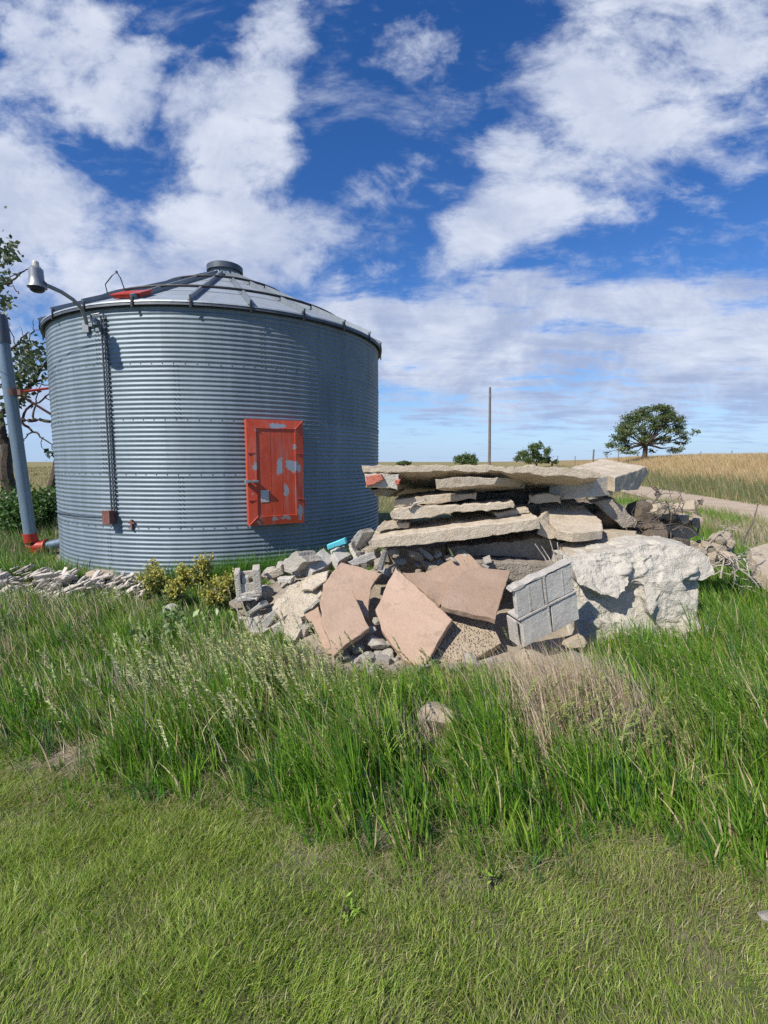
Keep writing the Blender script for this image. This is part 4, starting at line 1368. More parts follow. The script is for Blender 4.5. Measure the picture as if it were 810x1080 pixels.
def boulder():
    mb = MB()
    def ex(px, Y, back, lean=0, dx=0):
        n = Vector((0, -1, lean)).normalized(); p0 = Vector((0, Y, .5))
        f = [onplane(x, y, p0, n) for x, y in px]; b = [p + Vector((dx, back, 0)) for p in f]
        A = sum(px[i][0] * px[(i + 1) % len(px)][1] - px[(i + 1) % len(px)][0] * px[i][1] for i in range(len(px)))
        if A < 0: f, b = f[::-1], b[::-1]
        k = len(f)
        mb.add(f + b, [tuple(range(k)), tuple(range(k, 2 * k))[::-1]] + [(i, k + i, k + (i + 1) % k, (i + 1) % k)[::-1] for i in range(k)])
    ex([(601, 592), (663, 583), (700, 580), (735, 585), (737, 612), (738, 640), (742, 690), (612, 690), (606, 640)], 4.62, .62, .25)
    ex([(598, 588), (663, 579), (683, 571.5), (701, 573), (732, 575.5), (750, 587), (756, 609), (743, 614), (715, 611), (690, 618), (650, 616), (606, 612)], 4.5, .5, .35)
    ex([(601, 592), (640, 588), (668, 594), (664, 618), (652, 633), (640, 629), (610, 617)], 4.38, .5, .55)
    ex([(676, 584), (722, 584), (738, 600), (722, 612), (700, 622), (688, 650), (680, 630)], 4.47, .5, .3)
    ex([(688, 612), (718, 612), (736, 634), (738, 672), (706, 678), (686, 650)], 4.5, .4, .05)
    ex([(622, 656), (670, 655), (676, 690), (620, 690)], 4.5, .4, .1)
    ex([(728, 655), (739, 656), (756, 666), (736, 680), (722, 680)], 4.42, .3, .2)
    cen = Vector((2.35, 4.75, .5))
    mb.v = [tuple(Vector(v) - cen) for v in mb.v]
    me = mesh_from('tmp', mb.v, mb.f)
    o = bpy.data.objects.new('tmp', me); COL.objects.link(o)
    md = o.modifiers.new('r', 'REMESH'); md.mode = 'VOXEL'; md.voxel_size = .014
    sm = o.modifiers.new('s', 'SMOOTH'); sm.factor = .5; sm.iterations = 3
    dg = bpy.context.evaluated_depsgraph_get()
    me2 = bpy.data.meshes.new_from_object(o.evaluated_get(dg))
    bpy.data.objects.remove(o)
    me2.materials.clear()
    bm = bmesh.new(); bm.from_mesh(me2); bm.normal_update()
    for v in bm.verts:
        p = v.co
        smooth = .35 if (p.x < .18 and p.z < .12 and p.x > -.1) else 1.0
        rm = max(.12, min(1, .5 + 1.6 * noise.noise(p * 2.4 + Vector((3, 1, 7)))))
        cell = noise.voronoi(p * 6.5)[0]
        c0 = noise.voronoi(p * 5.0 + noise.noise_vector(p * 3) * .5)[1][0]; c1 = noise.voronoi(p * 12 + noise.noise_vector(p * 7) * .4)[1][0]
        plate = (noise.cell(c0 * 7.3) - .5) * .014 + (noise.cell(c1 * 9.1) - .5) * .005 * (.4 + rm)
        d = plate + noise.fractal(p * 4.5, .8, 2.1, 3) * .02 + (cell[1] - cell[0]) * .012 * rm + smooth * (.2 + rm) * ((noise.ridged_multi_fractal(p * 8, .9, 2.2, 4, 1.0, 2.0) - 1.1) * .008 + noise.noise(p * 34) * .008 + noise.noise(p * 60) * .004)
        v.co = p + v.normal * d + noise.noise_vector(p * 6) * .008
    bmesh.ops.smooth_vert(bm, verts=bm.verts[:], factor=.5, use_axis_x=True, use_axis_y=True, use_axis_z=True)
    bm.to_mesh(me2); bm.free()
    o = link_mesh('boulder', me2, M['white'], None, cen)
    o.name = 'boulder'
    tag(o, 'huge pitted whitish concrete boulder with an overhanging top', 'boulder')


def left_rubble():
    sf = slab_front
    Gp = 'broken pieces left of the pink slabs'
    k = dict(group=Gp, cat='rubble')
    # hollow block standing at the left end: two flanges and the broken webs between
    c = at(262.5, 613, 5.0)
    root = MB()
    a1 = (Vector((.97, .22, .06)).normalized()); a3 = Vector((-.05, -.08, 1)).normalized(); a2 = a3.cross(a1)
    for x, w, h, z in ((-.105, .055, .26, 0), (.085, .075, .27, .01)): root.box(a1 * x + a3 * z, (w, .20, h), (a1, a2, a3))
    root.box(a2 * -.05 + a3 * -.05, (.2, .05, .10), (a1, a2, a3)); root.box(a2 * .06 + a3 * -.01, (.2, .04, .21), (a1, a2, a3)); root.box(a3 * -.115 , (.24, .2, .05), (a1, a2, a3)); root.box(a2 * -.02 + a3 * .02 + a1 * -.03, (.09, .07, .09), (a3, a1, a2))
    o = root.build('hollow_block', M['white'], None, bevel=.012); o.location = c
    tag(o, 'broken hollow block standing open at the left end of the heap', 'cinder block')
    sf('broken_plate', [(246, 632), (258, 628), (271, 629), (272, 634), (250, 636.5)], (246, 4.86), (272, 4.9), (0, .22, .0), 'grey', 'thin grey plate under the standing hollow block', seed=51, res=.03, **k)
    sf('broken_plate', [(256, 648), (273, 635), (277, 640), (262, 652)], (256, 4.84), (277, 4.84), (.05, .1, 0), 'cmu', 'grey shard slanting below the thin plate', seed=52, res=.03, **k)
    sf('broken_plate', [(268, 665), (276, 655), (291, 641), (297, 645), (285, 660), (272, 670)], (268, 4.66), (297, 4.72), (.05, .12, 0), 'grey', 'long pale splinter at the lower left of the heap', seed=53, res=.03, **k)
    sf('rubble_block', [(284, 662), (298, 651), (313, 667), (302, 678), (288, 676)], (284, 4.55), (313, 4.6), (.08, .14, .02), 'white', 'white block low in the grass left of the pink splinter', seed=54, res=.03, **k)
    sf('rubble_block', [(300, 676), (318, 655), (326, 662), (316, 682)], (300, 4.5), (326, 4.5), (.05, .14, 0), 'white', 'white block wedged beside the narrow pink splinter', seed=55, res=.03, **k)
    sf('rubble_block', [(262, 664), (280, 664), (284, 680), (264, 680)], (262, 4.58), (284, 4.58), (.02, .14, 0), 'white', 'white block at the foot of the heap farthest left', seed=56, res=.03, **k)
    slab_top('plaster_sheet', [(287, 640), (305, 616), (322, 608), (341, 602), (341, 626), (322, 649), (298, 656)], [(287, 640, 4.75), (340, 602, 5.15), (322, 648, 4.62)], .06, 'cream', 'large cream sheet flaking in layers beside the pink slabs', seed=57, edge=.018, face=.016, res=.03, **k)
    slab_top('plaster_sheet', [(316, 613), (339, 603), (348, 600), (345, 612), (330, 622), (318, 622)], [(316, 613, 4.98), (348, 600, 5.1), (330, 622, 4.80)], .03, 'cream', 'small cream flake on top of the large cream sheet', seed=58, edge=.014, **k)
    slab_top('plaster_sheet', [(296, 655), (317, 650), (322, 660), (312, 676), (300, 676)], [(296, 655, 4.56), (317, 650, 4.6), (312, 676, 4.4)], .06, 'cream', 'cream piece low in front of the large cream sheet', seed=59, edge=.016, **k)
    sf('broken_plate', [(318, 644), (335, 630), (339, 634), (330, 642), (321, 649)], (318, 4.6), (339, 4.62), (.03, .08, 0), 'white', 'bright white splinter tucked against the pink slabs', seed=60, res=.03, **k)
    sf('rubble_block', [(277, 607), (286, 601), (297, 595), (299, 605), (286, 612)], (277, 5.1), (299, 5.15), (.06, .15, .02), 'cream', 'cream wedge behind the standing hollow block', seed=61, res=.03, **k)
    sf('rubble_block', [(298, 592), (305, 586), (312, 581), (319, 586), (323, 592), (316, 600), (309, 609), (300, 603)], (298, 5.16), (323, 5.05), (.16, .18, -.02), 'white', 'jagged white lump with a dark right side above the cream sheet', seed=62, res=.03, edge=.02, **k)
    sf('rubble_block', [(292, 610), (308, 609.5), (306.5, 615.7), (293, 615)], (292, 4.98), (308, 4.98), (.02, .1, 0), 'white', 'small brick sized white block above the cream sheet', seed=63, res=.025, edge=.004, **k)
    slab_top('cinder_block', [(322, 591), (341, 577.5), (354, 589), (341, 600), (330, 604)], [(322, 591, 5.2), (341, 577.5, 5.5), (341, 600, 5.2)], .15, 'grey', 'smooth grey block left of the turquoise board', cat='cinder block', seed=64, res=.03, edge=.004)
    slab_top('cinder_block', [(350, 581), (363, 575), (370.5, 585), (357, 593)], [(350, 581, 5.35), (363, 575, 5.5), (357, 593, 5.22)], .13, 'grey', 'smooth grey block right beneath the turquoise board', cat='cinder block', seed=65, res=.03, edge=.004)
    sf('painted_board', [(344.5, 575), (363.5, 567.5), (365, 573.5), (345.5, 580)], (344, 5.30), (365, 5.36), (.01, .09, .0), 'cyan', 'short turquoise painted board lying on the grey blocks', cat='board', seed=66, res=.04, edge=.002, face=.001, side=.001)
    sf('concrete_slab', [(369, 570), (379, 558.6), (383.5, 562), (375, 579)], (369, 5.55), (383, 5.6), (.13, .16, .0), 'grey', 'small grey slab standing on edge by the left end of the stack', seed=67, res=.03, edge=.004)
    sf('broken_plate', [(366, 574), (370, 572), (378, 588), (373, 591)], (366, 5.4), (378, 5.36), (.04, .1, 0), 'white', 'narrow white shard leaning below the small upright slab', seed=68, res=.025, **k)
    sf('concrete_slab', [(366.5, 593), (380, 586), (395, 581), (398, 589), (386, 594.5), (372, 597)], (366, 5.1), (398, 5.12), (.06, .2, -.02), 'grey', 'grey slab piece with a pale edge under the end of the long slab', seed=69, res=.03, edge=.006)
    sf('concrete_post', [(396.5, 601), (403, 580), (408, 581), (402.5, 602)], (396, 4.9), (408, 4.95), (.02, .05, 0), 'white', 'short pale post propping the left end of the long slab', cat='post', seed=70, res=.03, edge=.003)


def small_rubble():
    meshes = [rock_mesh('rubble_chunk', 100 + i, (1, random.uniform(.7, 1), random.uniform(.55, .85)), 11, .07, 3) for i in range(7)] + \
             [box_mesh('rubble_chunk', (1, random.uniform(.5, .8), random.uniform(.3, .6)), 200 + i, .07) for i in range(6)]
    mats = ['rubble', 'grey', 'white', 'cream']
    # material lives on the object so that copies can differ
    for me in meshes:
        me.materials.append(M['rubble'])

    def put(nm, x, y, Y, r, mat, label, cat, group, bury=.0, me=None, flat=1.0):
        q = at(x, y, Y)
        o = bpy.data.objects.new(nm, me or random.choice(meshes)); COL.objects.link(o)
        o.location = (q.x, q.y, q.z - bury); o.rotation_euler = (random.uniform(-.5, .5), random.uniform(-.5, .5), random.uniform(0, 6.28))
        o.scale = (r * random.uniform(.85, 1.2), r * random.uniform(.8, 1.1), r * random.uniform(.75, 1.0) * flat)
        o.material_slots[0].link = 'OBJECT'; o.material_slots[0].material = M[mat]
        tag(o, label, cat, group)
        return o
    poly = [(248, 640), (262, 622), (290, 600), (312, 588), (340, 588), (372, 574), (398, 572), (400, 592), (365, 595), (342, 606), (336, 640), (322, 652), (336, 676), (300, 682), (262, 674)]
    n = 0
    while n < 95:
        x, y = random.uniform(246, 402), random.uniform(565, 684)
        if not pip(x, y, poly): continue
        Y = 4.86 + (665 - y) / 100 * .95 + (.12 if 285 < x < 342 and y < 655 else 0)
        put('rubble_chunk', x, y, Y, random.choice((.035, .05, .06, .075, .10)), random.choice(mats), 'small loose chunk among the rubble between the hollow block and the stack', 'rubble', 'small chunks left of the pink slabs')
        n += 1
    n = 0
    while n < 46:
        x, y = random.uniform(252, 400), random.uniform(566, 676)
        if not pip(x, y, poly) or (288 < x < 345 and 604 < y < 652): continue
        Y = 4.82 + (665 - y) / 100 * .95
        put('rubble_chunk', x, y, Y, random.choice((.07, .09, .11, .13)), random.choice(('white', 'grey', 'white', 'cream')), 'fist to head sized broken lump in the rubble left of the pink slabs', 'rubble', 'larger lumps left of the pink slabs')
        n += 1
    # chunks in the shade under the stack and around the slabs
    for i in range(34):
        x = random.uniform(398, 500); y = random.uniform(582, 606)
        put('rubble_chunk', x, y, 5.05 + random.uniform(0, .25), random.uniform(.04, .09), random.choice(('slab', 'rubble', 'grey')), 'small chunk in the shade beneath the long smooth slab', 'rubble', 'chunks under the stack')
    for x, y, Y, r in ((478, 590, 4.95, .055), (512, 597, 4.95, .04), (514, 590.5, 5.0, .06), (530, 600, 4.9, .05)):
        put('rubble_chunk', x, y, Y, r, 'white', 'pale flat chunk lying behind the right pink slabs', 'rubble', 'pale chunks behind the pink slabs', flat=.5)
    # rounded stones spilling below the pink slabs
    for x, y, Y, r in ((391, 664, 4.33, .05), (398, 677, 4.24, .09), (377, 684, 4.2, .07), (408, 691, 4.15, .07), (417, 697, 4.1, .06), (388, 699, 4.13, .11), (404, 710, 4.05, .09), (420, 706, 4.02, .055), (370, 697, 4.15, .07), (412, 678, 4.25, .045),
                       (397, 655, 4.42, .045), (385, 715, 4.05, .09), (430, 716, 3.96, .06), (400, 700, 4.12, .07), (393, 708, 4.08, .08), (412, 716, 4.0, .08), (376, 706, 4.1, .07), (440, 722, 3.9, .07), (400, 692, 4.18, .05), (363, 690, 4.2, .06), (352, 700, 4.15, .07), (424, 686, 4.2, .05)):
        put('rounded_stone', x, y, Y, r * 1.3, random.choice(('rubble', 'white', 'white', 'grey')), 'rounded pale stone spilling below the pink slabs', 'stone', 'stones below the pink slabs', me=random.choice(meshes[:7]))
    for i in range(60):
        x = random.uniform(330, 640); Y = {0: 4.12, 1: 3.95, 2: 4.0}[0 if x < 380 else (1 if x < 540 else 2)] + random.uniform(-.12, .12)
        q = at(x, 700, Y); r = random.choice((.025, .035, .045, .06, .075))
        o = put('rubble_chunk', x, 700, Y, r, random.choice(('rubble', 'white', 'rubble', 'tanrock')), 'small loose chunk strewn along the grassy foot of the heap', 'rubble', 'small chunks along the foot of the heap')
        o.location.z = gzf(q.x, q.y) + r * .25
    for x, y, Y, r, lab in ((562, 700, 4.02, .20, 'big tan rock under the left of the mortared blocks'), (606, 678, 4.22, .13, 'smooth tan rock between the mortared blocks and the boulder'), (536, 712, 3.96, .13, 'tan rock at the foot of the mortared blocks'), (588, 705, 4.05, .13, 'tan rock half hidden in dead grass under the blocks'),
                            (458, 758, 3.06, .165, 'lone pale rock standing in the tall grass'), (354, 724, 3.85, .1, 'grey rock sunk in the grass below the pink slabs'), (519, 697, 4.02, .06, 'small pale stone at the corner of the pebbly slab'),
                            (509, 707, 3.95, .05, 'smallest stone just below the pebbly slab'), (808, 968, 1.68, .035, 'white stone lying on the lawn at the right edge'), (104, 607, 6.95, .22, 'flat tan stone against the foot of the bin'), (97, 670, 5.0, .10, 'pale flat stone in the dark grass at left'), (180, 642, 5.3, .09, 'grey stone in the grass below the yellow weeds')):
        put('rock', x, y, Y, r, 'tanrock' if 'tan' in lab else 'white', lab, 'rock', None, me=random.choice(meshes[:7]), flat=.7 if 'flat' in lab else 1.0)
    for x, y, Y in ((715.5, 682, 4.25), (729, 686.6, 4.2), (725, 694, 4.12)):
        put('pebble', x, y, Y, .035, 'white', 'small white stone hanging in the grass by the pale dead root', 'stone', 'white stones by the dead root')
    # earth and roots behind the boulder
    for i, (x, y, Y, r, lab) in enumerate(((676, 540, 5.75, .24, 'dark earth clod high behind the boulder'), (690, 562, 5.55, .26, 'dark clod of earth and roots behind the boulder top'), (664, 553, 5.75, .2, 'dark clod against the leaning dark slab'), (712, 574, 5.6, .22, 'brown clod right of the root tangle'), (700, 545, 5.95, .2, 'brown clod beside the tan slab'),
                                           (640, 545, 5.75, .26, 'dark lump between the flat slab and the leaning dark slab'))):
        put('earth_clod', x, y, Y, r, 'earth', lab, 'earth clod', 'clods of earth behind the boulder', me=meshes[i])
    for i in range(46):
        x = random.uniform(672, 770); y = random.uniform(532, 576) if x < 735 else random.uniform(566, 590)
        put('rubble_chunk', x, y, 5.85 + random.uniform(-.2, .3), random.uniform(.05, .14), random.choice(('tanrock', 'tanrock', 'slab', 'slab')), 'tan chunk in the dirt behind the boulder', 'rubble', 'tan chunks behind the boulder')


def stone_strip():
    ms = [box_mesh('stone_shard', (1, random.uniform(.22, .5), random.uniform(.08, .2)), 300 + i, .08, 6, 4) for i in range(8)]
    for me in ms: me.materials.append(M['shard'])
    n = 0
    while n < 296:
        x, y = random.uniform(-30, 162), random.uniform(606, 650)
        Y = 5.7 + (648 - y) / 42 * 1.2
        q = at(x, y, Y); z = gzf(q.x, q.y)
        if y > 648 - max(0, x - 60) * .12: continue
        o = bpy.data.objects.new('stone_shard', random.choice(ms)); COL.objects.link(o)
        r = random.choice((.035, .05, .06, .07, .09, .12))
        o.location = (q.x, q.y, z + random.uniform(.03, .20)); o.rotation_euler = (random.gauss(-.35, .3), random.gauss(-.40, .22), random.gauss(.35, .5))
        o.scale = (r, r, r)
        tag(o, 'pale broken shard in the low stone strip left of the bin', 'stone shard', 'pale stone shards along the foot of the bin')
        n += 1


def twig(m, p, d, L, r, depth, rd, gn=.35):
    pts = [p.copy()]
    for i in range(5):
        d = (d + Vector((rd.gauss(0, gn), rd.gauss(0, gn), rd.gauss(0, gn)))).normalized(); p = p + d * L / 5; pts.append(p.copy())
    m.tube(pts, [r * (1 - .15 * i) for i in range(6)], 5, cap=False)
    if depth:
        for _ in range(rd.choice((2, 3))):
            twig(m, pts[rd.randint(1, 5)], (d + Vector((rd.gauss(0, .9), rd.gauss(0, .9), rd.gauss(0, .7)))).normalized(), L * .65, r * .62, depth - 1, rd, gn)


def dead_things():
    rd = random.Random(8)
    m = MB(); c = at(764, 592, 5.75)
    for (x, y, Y), d in (((735, 585, 5.7), (1, .1, .3)), ((748, 600, 5.5), (1, .2, .4)), ((790, 590, 5.6), (-1, 0, .5)), ((770, 575, 6.0), (.6, 0, -.5)), ((800, 620, 5.3), (-.8, .2, .8)), ((760, 610, 5.4), (.4, .1, 1)), ((728, 575, 5.8), (1, 0, -.2)), ((775, 600, 5.5), (-.3, .2, 1)), ((755, 590, 5.8), (1, -.2, -.2))):
        twig(m, at(x, y, Y) - c, Vector(d), rd.uniform(.35, .6), .011, 2, rd)
    o = m.build('dead_brush', M['deadwood'], None, True); o.location = c
    tag(o, 'grey tangle of dead brush right of the boulder', 'dead brush')
    m = MB(); c = at(690, 550, 5.45)
    for _ in range(16):
        x, y = rd.uniform(660, 712), rd.uniform(528, 572)
        twig(m, at(x, y, 5.5 + rd.uniform(-.1, .1)) - c, Vector((rd.gauss(.6, .5), -.2, rd.gauss(0, .6))), rd.uniform(.15, .4), .008, 1, rd, .4)
    o = m.build('root_tangle', M['darktwig'], None, True); o.location = c
    tag(o, 'tangle of dark roots hanging in the earth behind the boulder', 'roots')
    # thin dried stems
    for pts, lab in (([(736, 562), (738, 545), (733, 536), (738, 531)], 'dark dried thistle head bending right above the tan slab'), ([(694, 545), (692, 532), (693, 522), (692, 518)], 'dark dried weed standing at the end of the tilted slab'), ([(782, 575), (788, 562), (795, 550), (799, 533)], 'thin crooked dead twig right of the dead brush')):
        P = [at(x, y, 5.9) for x, y in pts]; m = MB()
        m.tube([p - P[0] for p in P], [.012, .010, .009, .005], 6)
        th = 'thistle' in lab or 'weed' in lab
        for p in P[1:]:
            for _ in range(5 if th else 1):
                q = p - P[0] + Vector((rd.gauss(0, .02), rd.gauss(0, .02), rd.gauss(0, .03)))
                m.tube([p - P[0], q, q + Vector((rd.gauss(0, .03), 0, rd.uniform(.0, .05)))], [.008, .013 if th else .005, .003], 5)
        o = m.build('dried_weed', M['darktwig'], None, True); o.location = P[0]
        tag(o, lab, 'dead weed')
    P0 = at(587, 600, 4.72); m = MB()
    for a, b in (((564, 573.5), (581, 600)), ((571, 576), (585, 601)), ((580, 570), (587, 600)), ((587.7, 572), (590, 601))):
        m.tube([at(*b, 4.72) - P0, (at(*a, 4.72) + at(*b, 4.72)) / 2 - P0 + Vector((.01, 0, 0)), at(*a, 4.72) - P0], [.006, .006, .004], 6)
    o = m.build('dead_stalks', M['deadwood'], None, True); o.location = P0
    tag(o, 'four pale dead stalks standing between the mortared blocks and stack', 'dead stalks')
    P = [at(658, 667, 4.4), at(680, 675, 4.35), at(700, 681, 4.3), at(718, 688, 4.25), at(737, 695, 4.2), at(755, 694, 4.2), at(765, 686, 4.22), at(771, 676, 4.25)]
    m = MB(); m.tube([p - P[0] for p in P], [.012, .011, .011, .010, .009, .008, .007, .004], 7)
    m.tube([P[5] - P[0], P[5] - P[0] + Vector((.08, .05, .0)), P[5] - P[0] + Vector((.18, .03, .06))], [.006, .005, .003], 5)
    o = m.build('dead_root', M['deadwood'], None, True); o.location = P[0]
    tag(o, 'pale dead root trailing over the grass in front of the boulder', 'dead root')
    P0 = at(252, 655, 4.75); m = MB()
    for a, b in (((244, 633), (262, 664)), ((254, 630), (263, 660)), ((250, 640), (254, 668))):
        m.tube([at(*a, 4.72) - P0, at(*b, 4.7) - P0], [.006, .005], 6)
    o = m.build('dead_stalks', M['deadwood'], None, True); o.location = P0
    tag(o, 'thin pale stalks leaning against the left end of the heap', 'dead stalks')


# ------------------------------------------------------------------ trees, plants, poles
def leaf_quads(C, size, cols, jit=.6, up=.25, wr=(.28, .42)):
    """diamond leaves at centres C (n,3)"""
    n = len(C)
    d = rng.normal(size=(n, 3)); d[:, 2] -= up; d /= np.linalg.norm(d, axis=1)[:, None]
    s = np.cross(d, rng.normal(size=(n, 3))); s /= np.linalg.norm(s, axis=1)[:, None]
    L = size * rng.uniform(1 - jit * .5, 1 + jit * .5, n)
    Wd = L * rng.uniform(*wr, n)
    nrm = np.cross(d, s)
    vs = np.stack([C, C + d * (L * .45)[:, None] + s * Wd[:, None], C + d * L[:, None] - nrm * (L * .12)[:, None], C + d * (L * .45)[:, None] - s * Wd[:, None]], 1).reshape(-1, 3)
    q = np.arange(n)[:, None] * 4 + np.array([[0, 1, 2, 3]])
    return vs, q, np.repeat(cols, 4, 0)


def leaf_object(name, parent, C, size, pal, wts, origin, wr=(.28, .42), up=.25):
    cols = mixc(len(C), pal, wts, .22)
    vs, q, cc = leaf_quads(C - np.array(origin), size, cols, wr=wr, up=up)
    me = np_mesh(name, vs, q)
    a = me.color_attributes.new('tint', 'FLOAT_COLOR', 'POINT')
    a.data.foreach_set('color', np.clip(np.concatenate([cc, np.ones((len(cc), 1))], 1), 0, 1).astype(np.float32).ravel())
    return link_mesh(name, me, M['leaf'], parent)


def grow(rd, p, d, L, r, depth, out, tips, spread=.6, gnarl=.18, upb=.1, minr=.01, ratio=(.62, .8)):
    pts = [p.copy()]; rads = [r]
    n = 5
    for i in range(n):
        d = (d + Vector((rd.gauss(0, gnarl), rd.gauss(0, gnarl), rd.gauss(0, gnarl) + upb * .3))).normalized()
        p = p + d * (L / n)
        pts.append(p.copy()); rads.append(max(minr, r * (1 - .38 * (i + 1) / n)))
    out.append((pts, rads))
    if depth <= 2: tips += pts[2:]
    if depth == 0: return
    k = rd.choice((2, 3, 3)) if depth > 1 else 3
    for _ in range(k):
        ax = Vector((rd.gauss(0, 1), rd.gauss(0, 1), rd.gauss(0, .6))).normalized()
        nd = (d + ax * spread * rd.uniform(.6, 1.3) + Vector((0, 0, upb))).normalized()
        j = rd.randint(3, n)
        grow(rd, pts[j], nd, L * rd.uniform(*ratio), rads[j] * .72, depth - 1, out, tips, spread, gnarl, upb, minr, ratio)


def big_tree(loc, label, stems, seed, group=None, leafsize=.2, nleaf=9000, spreadr=.35, pal=None, wts=None, depth=4, keep=None, name='cottonwood_tree', gnarl=.18, upb=.1, spread=.6, minr=.012, clumpy=.7):
    rd = random.Random(seed)
    root = empty(name, loc)
    tag(root, label, 'tree', group)
    L0 = Vector(loc)
    br, tips = [], []
    for off, d, L, r in stems:
        grow(rd, Vector(off), Vector(d).normalized(), L, r, depth, br, tips, spread, gnarl, upb, minr)
    m = MB()
    for pts, rads in br: m.tube(pts, rads, 7 if rads[0] > .05 else 4, cap=False)
    m.build('trunk', M['bark'], root, True)
    T = np.array([tuple(t) for t in tips])
    if keep is not None: T = T[[keep(t) for t in T]]
    w = rng.random(len(T)) ** (3 * clumpy) + .05
    idx = rng.choice(len(T), nleaf, p=w / w.sum())
    C = T[idx] + rng.normal(0, spreadr, (nleaf, 3)) * np.array([1, 1, .7])
    pal = pal or [(.045, .085, .022), (.065, .11, .03), (.035, .065, .02), (.09, .135, .045)]
    leaf_object('crown', root, C, leafsize, pal, wts or [4, 3, 3, 1.5], (0, 0, 0))
    return root


def crown_tree(loc, label, blobs, stems, seed, name, nleaf, leafsize, pal=None, group=None, minr=.02):
    """a tree whose crown is a set of uneven leaf clumps (x,y,z,rx,rz) about its foot, with limbs reaching each"""
    rd = random.Random(seed)
    root = empty(name, loc); tag(root, label, 'tree', group)
    m = MB()
    fork = Vector(stems[0]); r0 = stems[1]
    m.tube([Vector((0, 0, -.2)), fork * .5 + Vector((rd.uniform(-.1, .1), 0, 0)), fork], [r0 * 1.25, r0, r0 * .9], 9)
    C = []
    tot = sum(b[3] ** 2 * b[4] for b in blobs)
    for b in blobs:
        c = Vector(b[:3])
        mid = fork.lerp(c, .5) + Vector((rd.uniform(-.3, .3), rd.uniform(-.3, .3), rd.uniform(.0, .35) * -1))
        m.tube([fork, fork.lerp(mid, .6) + Vector((rd.uniform(-.1, .1),) * 3), mid, mid.lerp(c, .5) + Vector((0, 0, rd.uniform(0, .2))), c], [r0 * .5, r0 * .3, r0 * .2, r0 * .14, minr * .6], 6, cap=False)
        n = max(30, int(nleaf * (b[3] ** 2 * b[4]) / tot))
        # each clump is itself made of twigs carrying tufts
        k = max(6, n // 26)
        cen = rng.normal(size=(k, 3)); cen /= np.linalg.norm(cen, axis=1)[:, None]
        cen *= (rng.random(k) ** .45)[:, None] * np.array([b[3], b[3], b[4]])
        for q in range(min(k, 14)):
            e = c + Vector(cen[q]) * .9
            m.tube([c.lerp(e, .0), c.lerp(e, .5) + Vector((0, 0, .05)), e], [r0 * .12, r0 * .08, minr * .5], 4, cap=False)
        idx = rng.integers(0, k, n)
        C.append(cen[idx] + np.array(tuple(c)) + rng.normal(0, 1, (n, 3)) * np.array([b[3], b[3], b[4] * .8]) * .26)
    m.build('trunk', M['bark'], root, True)
    leaf_object('crown', root, np.concatenate(C), leafsize, pal or [(.045, .085, .022), (.065, .11, .03), (.035, .065, .02), (.09, .135, .045)], [4, 3, 3, 1.5], (0, 0, 0))
    return root


